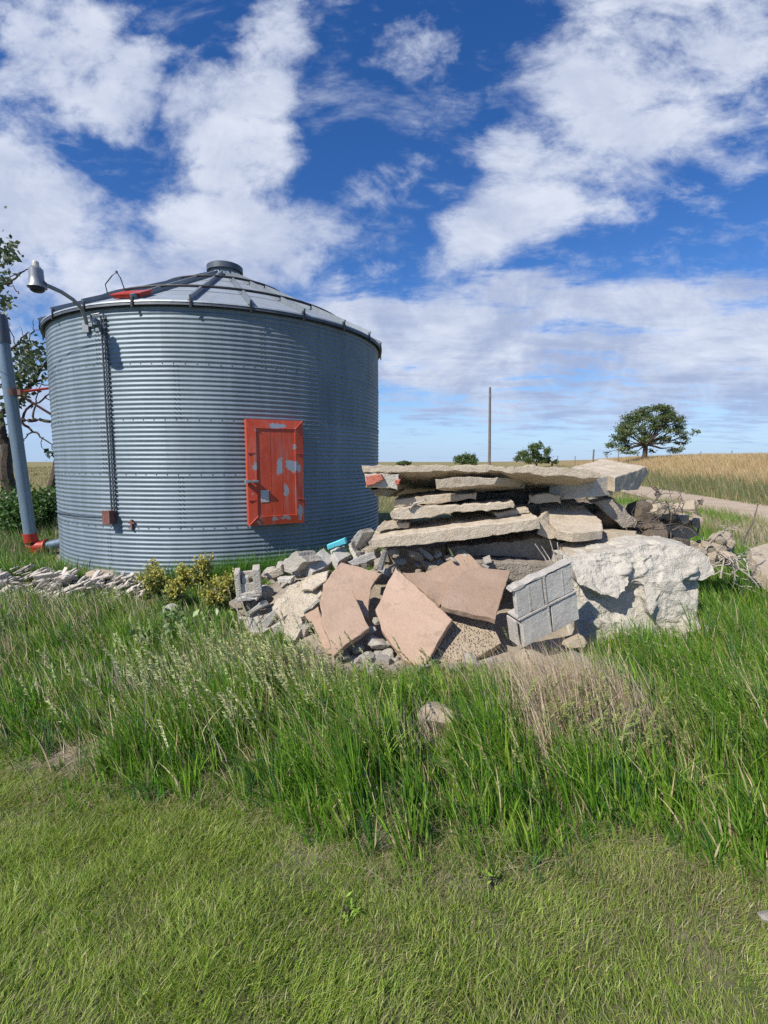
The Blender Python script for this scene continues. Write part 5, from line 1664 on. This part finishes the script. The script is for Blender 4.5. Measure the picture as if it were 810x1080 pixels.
def build_trees():
    # lone tree on the rise
    Y = 72.0
    f = at(679.5, 482, Y); s = Y / FPX
    rd = random.Random(5)
    px = [(648, 470, 6, 4), (655, 462, 7, 4.5), (661, 454, 7, 5), (668, 447, 7, 4.5), (676, 441, 7, 4.5), (685, 436, 7, 4), (694, 433, 7, 3.5), (703, 434, 7, 4), (711, 438, 7, 4), (719, 442, 6, 4), (726, 448, 5, 4), (727, 456, 4, 3.5),
          (720, 462, 6, 3.5), (712, 456, 6, 4), (716, 450, 6, 4), (703, 444, 6, 4), (694, 442, 6, 4), (685, 447, 6, 4), (676, 452, 6, 4), (668, 458, 6, 4), (661, 464, 6, 4), (652, 474, 5, 3), (665, 470, 6, 3.5), (673, 463, 6, 4), (682, 457, 6, 4),
          (691, 452, 6, 3.5), (700, 454, 5, 3.5), (706, 464, 6, 3.5), (698, 462, 5, 3), (709, 473, 5.5, 3.5), (716, 475, 4, 2.5), (694, 475, 3.5, 3), (662, 478, 6, 2.5), (645, 477, 3, 3), (689, 464, 4, 3), (681, 433, 8, 3.5), (690, 431, 8, 3.5), (672, 440, 8, 5), (664, 449, 8, 5), (700, 449, 8, 4), (723, 466, 5, 3), (657, 456, 7, 4), (707, 442, 8, 4), (684, 442, 8, 4), (697, 439, 7, 4)]
    blobs = []
    for x, y, rx, rz_ in px:
        q = at(x, y, Y) - f
        blobs.append((q.x, rd.uniform(-1.8, 1.8), q.z, rx * s * 1.15, rz_ * s * 1.1))
    crown_tree((f.x, f.y, gzf(f.x, f.y)), 'lone spreading cottonwood standing on the rise at right', [(b[0], b[1], b[2] + f.z - gzf(f.x, f.y), b[3], b[4]) for b in blobs],
               ((.1, 0, 2.4), .34), 5, 'cottonwood_tree', 15000, .23, pal=[(.105, .15, .055), (.14, .18, .07), (.075, .11, .042), (.18, .22, .09)], minr=.04)
    # two rounded trees far off
    Y = 125.0; s = Y / FPX
    for base, px, lab, nm, seed in (
        ((566, 489), [(546, 484, 6, 3.5), (553, 479, 7, 5), (561, 473, 7, 5.5), (569, 470, 6, 5), (575, 476, 5.5, 6), (565, 481, 8, 5), (577, 484, 6, 4), (556, 485, 8, 4), (571, 486, 7, 4)], 'bushy round-topped tree far off behind the slabs', 'far_tree', 9),
        ((491, 490), [(483, 484, 6, 5), (491, 482, 8, 5.5), (498, 483, 6, 5), (488, 487, 8, 4), (497, 487, 7, 4)], 'low round green tree left of the utility pole', 'far_tree', 12),
        ((426, 491), [(421, 488.6, 3, 1.5), (426, 488.2, 4, 1.8), (431, 488.6, 3, 1.5)], 'tiny dark tree peeping over the left end of the top slab', 'far_tree', 14),
        ((582, 490), [(579, 486, 3, 2.5), (584, 487, 2.6, 2.4)], 'small dark shrub on the skyline right of the round-topped tree', 'far_tree', 15)):
        f = at(base[0], base[1], Y); g = gzf(f.x, f.y)
        bl = []
        rd = random.Random(seed)
        for x, y, rx, rz_ in px:
            q = at(x, y, Y)
            bl.append((q.x - f.x, rd.uniform(-1.5, 1.5), q.z - g, rx * s * .8, rz_ * s * .8))
        crown_tree((f.x, f.y, g), lab, bl, ((0, 0, 1.2), .22), seed, nm, int(600 * len(px)), .36, pal=[(.09, .14, .04), (.12, .17, .05), (.065, .10, .032), (.15, .20, .07)], group='trees far off on the plain', minr=.05)
    # old trees behind the bin at left
    Y = 15.5
    f = at(9, 531, Y)
    f.z = gzf(f.x, f.y)
    def loc(x, y, dy=0): q = at(x, y, Y + dy); return (q.x - f.x, q.y - f.y, q.z - f.z)
    root = empty('old_tree', f); tag(root, 'half bare old tree behind the auger with dark leaves and crooked limbs', 'tree')
    m = MB(); rd = random.Random(3)
    def limb(pts, r0, r1):
        P = [Vector(loc(*p)) for p in pts]
        sp = []
        for i in range(len(P) - 1):
            for q in range(4):
                sp.append(P[i].lerp(P[i + 1], q / 4) + Vector((rd.gauss(0, .025), rd.gauss(0, .04), rd.gauss(0, .025))))
        sp.append(P[-1])
        n = len(sp)
        m.tube(sp, [r0 + (r1 - r0) * i / (n - 1) for i in range(n)], 8 if r0 > .06 else 5, cap=False)
        return sp
    limb([(11, 540), (8, 505), (7, 470), (0, 448), (-12, 420), (-22, 380)], .22, .09)
    limb([(7, 470), (2, 455), (-6, 440), (-30, 400), (-40, 330)], .13, .05)
    limb([(8, 480), (14, 455), (22, 444), (38, 443), (56, 444), (75, 440)], .10, .03)
    limb([(-4, 440), (14, 424), (30, 410), (44, 388), (60, 372), (85, 360)], .09, .02)
    limb([(30, 410), (40, 402), (55, 398), (80, 385)], .05, .015)
    limb([(20, 444), (32, 428), (48, 418), (66, 405)], .045, .012)
    limb([(34, 443), (36, 425), (44, 405)], .035, .01)
    limb([(25, 446), (34, 455), (46, 461), (60, 478)], .045, .012)
    limb([(34, 455), (28, 462), (20, 467)], .025, .01)
    limb([(-20, 390), (0, 375), (16, 366), (30, 350)], .07, .015)
    limb([(-30, 340), (-8, 315), (6, 300), (20, 290), (32, 284)], .06, .01)
    limb([(-30, 330), (-8, 290), (4, 278), (14, 262)], .05, .01)
    limb([(20, 372), (12, 350), (10, 340)], .02, .006)
    limb([(30, 362), (36, 345), (35, 336)], .02, .005); limb([(24, 372), (26, 355), (20, 344)], .018, .005); limb([(33, 352), (42, 346), (46, 340)], .014, .005)
    limb([(20, 310), (14, 303), (4, 300)], .02, .006)
    limb([(44, 405), (56, 408), (70, 402)], .02, .008); limb([(48, 418), (56, 426), (70, 428)], .02, .008); limb([(46, 461), (44, 470), (50, 482)], .016, .006)
    m.build('trunk', M['bark'], root, True)
    C = []
    for x, y, rx, ry, n in ((5, 268, 12, 9, 110), (12, 262, 7, 5, 40), (4, 292, 9, 9, 60), (7, 320, 8, 9, 80), (-6, 300, 14, 40, 260), (0, 258, 10, 6, 40), (12, 272, 8, 4, 40),
                            (25, 375, 14, 10, 200), (35, 382, 12, 9, 160), (20, 395, 14, 12, 260), (40, 395, 10, 8, 110), (12, 420, 12, 14, 200), (24, 412, 10, 8, 100), (-4, 440, 8, 16, 130), (30, 362, 9, 7, 90), (46, 372, 7, 6, 60), (-20, 380, 20, 40, 500), (62, 368, 10, 8, 80), (53, 478, 4, 6, 22)):
        c = np.array([loc(x + rng.normal() * rx * .6, y + rng.normal() * ry * .6, rng.normal() * .7) for _ in range(int(n * .5))])
        C.append(c)
    leaf_object('crown', root, np.concatenate(C), .17, [(.07, .10, .04), (.045, .07, .028), (.10, .13, .06), (.16, .18, .10)], [4, 3, 3, 1.5], (0, 0, 0))
    # leaning stem beside the bin
    f2 = at(50, 540, 17); f2.z = gzf(f2.x, f2.y)
    r2 = empty('dead_tree', f2); tag(r2, 'leaning dark dead stem half hidden behind the left side of the bin', 'tree')
    m = MB(); P = [at(50, 538, 17), at(54, 518, 17), at(59, 500, 17), at(63, 480, 17), at(75, 440, 17), at(80, 400, 17.2)]
    m.tube([p - f2 for p in P], [.2, .17, .15, .14, .1, .05], 9)
    m.build('trunk', M['bark'], r2, True)
    m = MB(); m.tube([at(66, 470, 17) - f2, at(58, 478, 16.8) - f2, at(52, 482, 16.6) - f2], [.05, .03, .01], 6)
    m.build('limb', M['bark'], r2, True)
    # shrubs under the trees
    for i, (x, Y, w, h, lab) in enumerate(((4, 11.6, .75, .85, 'dark green leafy shrub at the left edge behind the auger'), (18, 11.2, .6, .62, 'lighter low shrub right behind the auger foot'),
                                           (48, 12.2, .62, .95, 'leafy green shrub between the auger and the bin'), (-30, 12.0, 1.0, 1.1, 'leafy shrub just beyond the left edge'), (58, 13.4, .5, .9, 'tall leafy shrub close behind the left side of the bin'))):
        q = at(x, 540, Y); g = gzf(q.x, Y)
        bush((q.x, Y, g), w, h, lab, 'leafy_shrub', 'shrubs behind the bin', int(1500 * w / .6), .085, [(.055, .12, .025), (.08, .16, .035), (.04, .085, .02), (.11, .19, .05)], 30 + i)
    # yellow flowering weeds in front of the wall
    lab = ('tall yellow green weed at the left of the weeds by the wall', 'small yellow weed low between its taller neighbours', 'tallest yellow green weed with a pointed top by the wall',
           'yellow weed leaning against the hollow broken block', 'low yellow weed in front of the tallest one', 'dull brownish green weed behind the yellow ones', 'short yellow weed nearest the stone strip')
    for i, (x, ytop, Y, w) in enumerate(((168, 606, 6.1, .24), (188, 624, 5.6, .2), (213, 589, 6.2, .22), (243, 607, 5.8, .2), (225, 626, 5.5, .22), (192, 601, 6.4, .2), (160, 597, 6.5, .2))):
        q = at(x, ytop, Y); g = gzf(q.x, Y)
        weed((q.x, Y, g), max(.40, (q.z - g) * 1.1), w, lab[i], 60 + i)
    # broad leafed weeds in the tall grass
    for i, (x, y, Y, s) in enumerate(((178, 660, 4.55, .32), (196, 672, 4.4, .28), (212, 668, 4.5, .3), (165, 690, 4.2, .26))):
        q = at(x, y, Y)
        bush((q.x, Y, gzf(q.x, Y)), s * .6, s, ('broad leaved weed with dusty leaves below the yellow weeds', 'broad leaved weed in the tall grass, second from the left', 'broad leaved weed nearest the broken block', 'lowest broad leaved weed, left in the tall grass')[i],
             'broadleaf_weed', 'broad leaved weeds in the tall grass', 90, .075, [(.16, .25, .07), (.22, .29, .13), (.12, .20, .05)], 80 + i, (.2, .3), 0)
    for i, (x, y) in enumerate(((366, 967), (518, 936))):
        d = ray(x, y); t = (.09 - CAMZ) / d[2]; q = CAM + d * t
        bush((q[0], q[1], gzf(q[0], q[1])), .03, (.05, .09)[i], ('bright green weed sprouting in the open lawn', 'upright yellow green weed near the edge of the tall grass')[i],
             'lawn_weed', 'small weeds in the lawn', (30, 26)[i], .035, [(.22, .36, .05), (.28, .40, .07)], 90 + i, (.10, .17), -.8)


def bush(loc, w, h, label, name, group, n, ls, pal, seed, wr=(.28, .42), up=.25):
    rd = random.Random(seed)
    root = empty(name, loc); tag(root, label, 'plant' if h < .5 else 'shrub', group)
    m = MB(); C = []
    k = max(6, int(n / 45))
    for i in range(k):
        a = rd.uniform(0, 6.28); e = Vector((math.cos(a) * w * rd.uniform(.1, 1), math.sin(a) * w * rd.uniform(.1, 1), h * rd.uniform(.45, 1.05)))
        mid = e * .5 + Vector((0, 0, h * .12))
        m.tube([Vector((0, 0, -.02)), mid, e], [.008 + .01 * w, .005 + .006 * w, .003], 4, cap=False)
        for _ in range(max(3, n // k)):
            t = rd.uniform(.3, 1.05)
            p = (mid * 2 * t if t < .5 else mid.lerp(e, (t - .5) * 2))
            sd = .16 * w + .01
            C.append((p.x + rd.gauss(0, sd), p.y + rd.gauss(0, sd), max(.01, p.z + rd.gauss(0, sd))))
    m.build('stem', M['darktwig'] if h > .5 else M['bark'], root)
    leaf_object('foliage', root, np.array(C), ls, pal, [1] * len(pal), (0, 0, 0), wr, up)
    return root


def weed(loc, h, w, label, seed):
    rd = random.Random(seed)
    root = empty('flowering_weed', loc); tag(root, label, 'weed', 'yellow weeds against the bin')
    m = MB(); C = []; F = []
    for i in range(9):
        a = rd.uniform(0, 6.28); b = rd.uniform(.15, 1)
        e = Vector((math.cos(a) * w * b, math.sin(a) * w * b, h * rd.uniform(.5, 1.0)))
        m.tube([Vector((0, 0, -.02)), e * .5 + Vector((0, 0, h * .06)), e], [.009, .006, .003], 4, cap=False)
        for q in range(26):
            t = rd.uniform(.12, .8); p = e * t
            C.append((p.x + rd.gauss(0, .04), p.y + rd.gauss(0, .04), p.z + rd.gauss(0, .03)))
        for q in range(90):
            t = rd.uniform(.42, 1.05); p = e * t; sd = .026 * (1.3 - t) + .009
            F.append((p.x + rd.gauss(0, sd), p.y + rd.gauss(0, sd), p.z + rd.gauss(0, .025)))
    m.build('stem', M['bark'], root)
    leaf_object('leaves', root, np.array(C), .075, [(.11, .15, .04), (.16, .20, .06), (.08, .12, .035)], [1, 1, 1], (0, 0, 0), (.14, .22))
    leaf_object('blossoms', root, np.array(F), .032, [(.50, .43, .08), (.42, .40, .10), (.33, .33, .09), (.56, .48, .12)], [2, 2, 2, 1], (0, 0, 0))


def build_poles():
    Y = 60.0
    b = at(516, 489, Y); t = at(516.8, 409, Y); g = gzf(b.x, b.y)
    r = empty('utility_pole', (b.x, b.y, g)); tag(r, 'bare weathered wooden utility pole on the skyline', 'utility pole')
    L = Vector(r.location)
    m = MB(); m.tube([Vector((0, 0, -.4)), Vector((0, 0, 3)), t - L], [.19, .17, .13], 12)
    m.build('pole', M['polewood'], r, True)
    m = MB(); m.tube([t - L + Vector((.0, -.14, -1.1)), t - L + Vector((0, -.16, -.75))], .05, 8); m.tube([t - L + Vector((0, -.12, -1.4)), t - L + Vector((0, -.2, -1.4))], .03, 6)
    m.build('insulator_bracket', M['lampgrey'], r, True)
    m = MB(); m.tube([t - L, t - L + Vector((0, 0, .09))], [.14, .05], 10); m.build('cap', M['darksteel'], r)
    labs = ('thicker tilted fence post on the crest left of the lone tree', 'thin fence post on the skyline right of the round-topped tree', 'thin faint fence post between the shrub and the crest', 'short fence post at the crest right of the lone tree', 'fence post on the crest toward the right edge', 'fence post in front of the lone tree')
    for i, (x, yt, yb, Y, r0, tl) in enumerate(((625, 474, 485, 55, .10, .1), (588, 481, 490, 62, .055, 0), (606, 481, 489, 60, .05, .05), (739, 476, 482, 82, .06, .02), (772, 475, 481, 76, .06, -.04), (652, 474, 484, 52, .045, 0))):
        b = at(x, yb, Y); t = at(x, yt, Y); g = gzf(b.x, b.y)
        m = MB(); m.tube([Vector((0, 0, -.3)), Vector((tl * .5, 0, (t.z - g) * .5)), Vector((tl, .02, t.z - g))], [r0, r0 * .95, r0 * .9], 8)
        o = m.build('fence_post', M['polewood'], None); o.location = (b.x, b.y, g)
        tag(o, labs[i], 'fence post', 'fence posts along the crest')


# ------------------------------------------------------------------ sky and light
SUN_AZ = 44.0     # degrees the sun stands behind the left shoulder: direction (-cos, -sin)
SUN_EL = 43.0


def build_sky():
    w = bpy.data.worlds.new('World'); SC.world = w; w.use_nodes = True
    w.node_tree.nodes.clear(); T = NT(w.node_tree)
    out = T.node('ShaderNodeOutputWorld'); bg = T.node('ShaderNodeBackground')
    T.l.new(bg.outputs[0], out.inputs[0])
    sky = T.node('ShaderNodeTexSky', sky_type='NISHITA'); sky.sun_disc = False
    sky.sun_elevation = R_(SUN_EL)
    sx_, sy_ = -math.cos(R_(SUN_AZ)), -math.sin(R_(SUN_AZ))
    sky.sun_rotation = math.atan2(sx_, sy_)
    sky.altitude = 900; sky.air_density = 1.0; sky.dust_density = .3; sky.ozone_density = 3.0
    hs = T.node('ShaderNodeHueSaturation'); hs.inputs['Hue'].default_value = SKY_HUE; hs.inputs['Saturation'].default_value = SKY_SAT; hs.inputs['Value'].default_value = SKY_VAL
    T.put(hs.inputs['Color'], sky.outputs[0])
    tc = T.node('ShaderNodeTexCoord'); v = tc.outputs['Generated']
    s = T.node('ShaderNodeSeparateXYZ'); T.put(s.inputs[0], v)
    x, y, z = s.outputs
    yc = T.math('MAXIMUM', y, .08)
    u = T.math('DIVIDE', x, yc); g = T.math('DIVIDE', z, yc)
    front = T.ss(y, .08, .3)
    gv = T.comb(u, g, 0.0)
    zc = T.math('ADD', T.math('MAXIMUM', z, 0), .10)
    pv = T.comb(T.math('DIVIDE', x, zc), T.math('DIVIDE', y, zc), 0.0)

    def G(px, py):
        d = ray(px, py); return d[0] / d[1], d[2] / d[1]

    def blob(p0, p1, wid, soft=.0):
        """distance field of an elongated patch between two picture directions"""
        a = G(*p0); b = G(*p1)
        c = ((a[0] + b[0]) / 2, (a[1] + b[1]) / 2); d = (b[0] - a[0], b[1] - a[1]); L = math.hypot(*d) / 2
        ang = math.atan2(d[1], d[0])
        dx = T.math('SUBTRACT', u, c[0]); dy = T.math('SUBTRACT', g, c[1])
        ca, sa = math.cos(ang), math.sin(ang)
        e = T.math('ADD', T.math('MULTIPLY', dx, ca / L), T.math('MULTIPLY', dy, sa / L))
        f = T.math('ADD', T.math('MULTIPLY', dx, -sa / wid), T.math('MULTIPLY', dy, ca / wid))
        r = T.math('SQRT', T.math('ADD', T.math('MULTIPLY', e, e), T.math('MULTIPLY', f, f)))
        return T.math('MULTIPLY', T.ss(r, 1.25, .25), front)

    def mx(*a):
        r = a[0]
        for q in a[1:]: r = T.math('MAXIMUM', r, q)
        return r
    # broad shapes of the cloud field
    puffs = mx(blob((-60, 30), (190, 130), .20), blob((60, 50), (170, 150), .16), blob((180, 90), (330, 170), .20), blob((150, 120), (300, 110), .14), T.math('MULTIPLY', blob((240, 10), (330, 80), .14), .8),
               blob((-160, 190), (150, 300), .26), blob((-60, 250), (330, 320), .20), blob((120, 235), (400, 290), .14), blob((-60, 330), (60, 400), .2), T.math('MULTIPLY', blob((320, 200), (500, 180), .06), .5), T.math('MULTIPLY', blob((380, 75), (500, 10), .07), .42))
    streak = mx(blob((420, 300), (700, 120), .12), blob((500, 230), (900, -90), .26), blob((440, 290), (600, 190), .10), blob((540, 210), (760, 90), .17), blob((560, 40), (760, 20), .13), T.math('MULTIPLY', blob((500, 190), (600, 140), .14), .9), T.math('MULTIPLY', blob((720, 200), (860, 110), .09), .6))
    band = mx(blob((300, 375), (700, 345), .15), blob((350, 350), (900, 300), .055), blob((560, 385), (1000, 370), .17), blob((300, 335), (480, 355), .10), T.math('MULTIPLY', blob((330, 430), (900, 435), .055), .75), T.math('MULTIPLY', blob((-300, 430), (200, 430), .10), .7))
    # textures
    def mapped(vec, rot, sc, loc=(0, 0, 0)):
        q = T.node('ShaderNodeMapping'); T.put(q.inputs[0], vec)
        q.inputs['Rotation'].default_value = (0, 0, R_(rot)); q.inputs['Scale'].default_value = (*sc, 1); q.inputs['Location'].default_value = loc
        return q.outputs[0]
    n_str = T.noise(mapped(gv, -40, (1.0, 2.3)), 3.6, 14, .62, .35)
    pm = mapped(gv, 30, (1.25, 1.7), (3.1, .4, 0))
    n_puf = T.noise(pm, 3.6, 14, .60, .25)
    n_bnd = T.noise(mapped(pv, 12, (.75, 1.5)), 2.1, 14, .63, .3)
    n_gen = T.noise(pv, .9, 8, .6, .3)
    n_fine = T.noise(mapped(gv, -20, (1, 1.5)), 14, 10, .68, .3)

    def cover(n, mask, k, bias):
        t = T.math('ADD', T.math('MULTIPLY', T.math('SUBTRACT', n, .5), k), T.math('ADD', mask, bias))
        t = T.math('ADD', t, T.math('MULTIPLY', T.math('SUBTRACT', n_fine, .5), .9))
        return T.ss(t, .0, .82)
    c1 = cover(n_puf, puffs, 3.0, -.26)
    c2 = cover(n_str, streak, 2.5, -.26)
    c3 = cover(n_bnd, band, 2.8, -.08)
    back = T.math('MULTIPLY', T.ss(n_gen, .50, .72), T.math('SUBTRACT', 1.0, front))
    wisps = T.math('MULTIPLY', T.ss(n_str, .52, .76), .6)
    dens = mx(c1, c2, c3, T.math('MULTIPLY', back, .8), T.math('MULTIPLY', wisps, front))
    # thick parts of the cloud are greyer underneath
    thick = T.math('ADD', T.math('MULTIPLY', T.noise(pm, 4.6, 10, .62, .4), .7), T.math('MULTIPLY', n_bnd, .45))
    low = T.ss(g, .75, .10)
    shade = T.math('MULTIPLY', T.ss(thick, .40, .74), T.math('ADD', .45, T.math('MULTIPLY', low, .45)))
    ccol = T.mix(shade, CLOUD_HI, CLOUD_LO)
    col = T.mix(T.math('MULTIPLY', dens, .94), hs.outputs[0], ccol)
    # pale band of air low over the plain
    hz = T.math('MULTIPLY', T.ss(z, .16, .0), .8)
    col = T.mix(hz, col, HORIZON)
    T.put(bg.inputs[0], col)
    bg.inputs[1].default_value = .11
    w.cycles.sampling_method = 'MANUAL'; w.cycles.sample_map_resolution = 512
    # the sun
    L = bpy.data.lights.new('sun', 'SUN'); L.energy = 4.9; L.angle = R_(.55); L.color = (1.0, .94, .84)
    o = bpy.data.objects.new('sun', L); COL.objects.link(o)
    d = Vector((-math.cos(R_(SUN_AZ)) * math.cos(R_(SUN_EL)), -math.sin(R_(SUN_AZ)) * math.cos(R_(SUN_EL)), math.sin(R_(SUN_EL))))
    o.rotation_euler = d.to_track_quat('Z', 'Y').to_euler()
    o.location = (-20, -20, 30)


SKY_HUE, SKY_SAT, SKY_VAL = .512, 1.3, 1.1
CLOUD_HI, CLOUD_LO = (6.1, 6.5, 7.4), (2.6, 3.2, 4.9)
HORIZON = (2.7, 4.2, 6.9)


def build_camera():
    c = bpy.data.cameras.new('camera'); c.sensor_fit = 'VERTICAL'; c.sensor_height = 36; c.sensor_width = 27
    c.lens = 36 * FPX / 1080; c.clip_start = .05; c.clip_end = 8000
    o = bpy.data.objects.new('camera', c); COL.objects.link(o)
    o.location = (0, 0, CAMZ); o.rotation_euler = (math.pi / 2 - PITCH, 0, 0)
    SC.camera = o


def settings():
    SC.render.engine = 'CYCLES'
    SC.view_settings.view_transform = 'Standard'; SC.view_settings.look = 'None'
    SC.view_settings.exposure = 0.22; SC.view_settings.gamma = 1.0
    try: SC.view_settings.use_curve_mapping = False
    except Exception: pass
    SC.cycles.use_denoising = False
    try: SC.cycles.denoiser = 'OPENIMAGEDENOISE'; SC.cycles.denoising_prefilter = 'ACCURATE'
    except Exception: pass
    SC.cycles.max_bounces = 6; SC.cycles.diffuse_bounces = 3; SC.cycles.glossy_bounces = 3; SC.cycles.transmission_bounces = 3
    SC.cycles.use_adaptive_sampling = True; SC.cycles.adaptive_threshold = .01
    SC.render.use_persistent_data = False


build_ground(); build_road(); build_lawn(); build_tall(); build_dry(); build_field()
build_pile(); build_bin(); build_electrics(); build_auger(); build_trees(); build_poles()
build_sky(); build_camera(); settings()
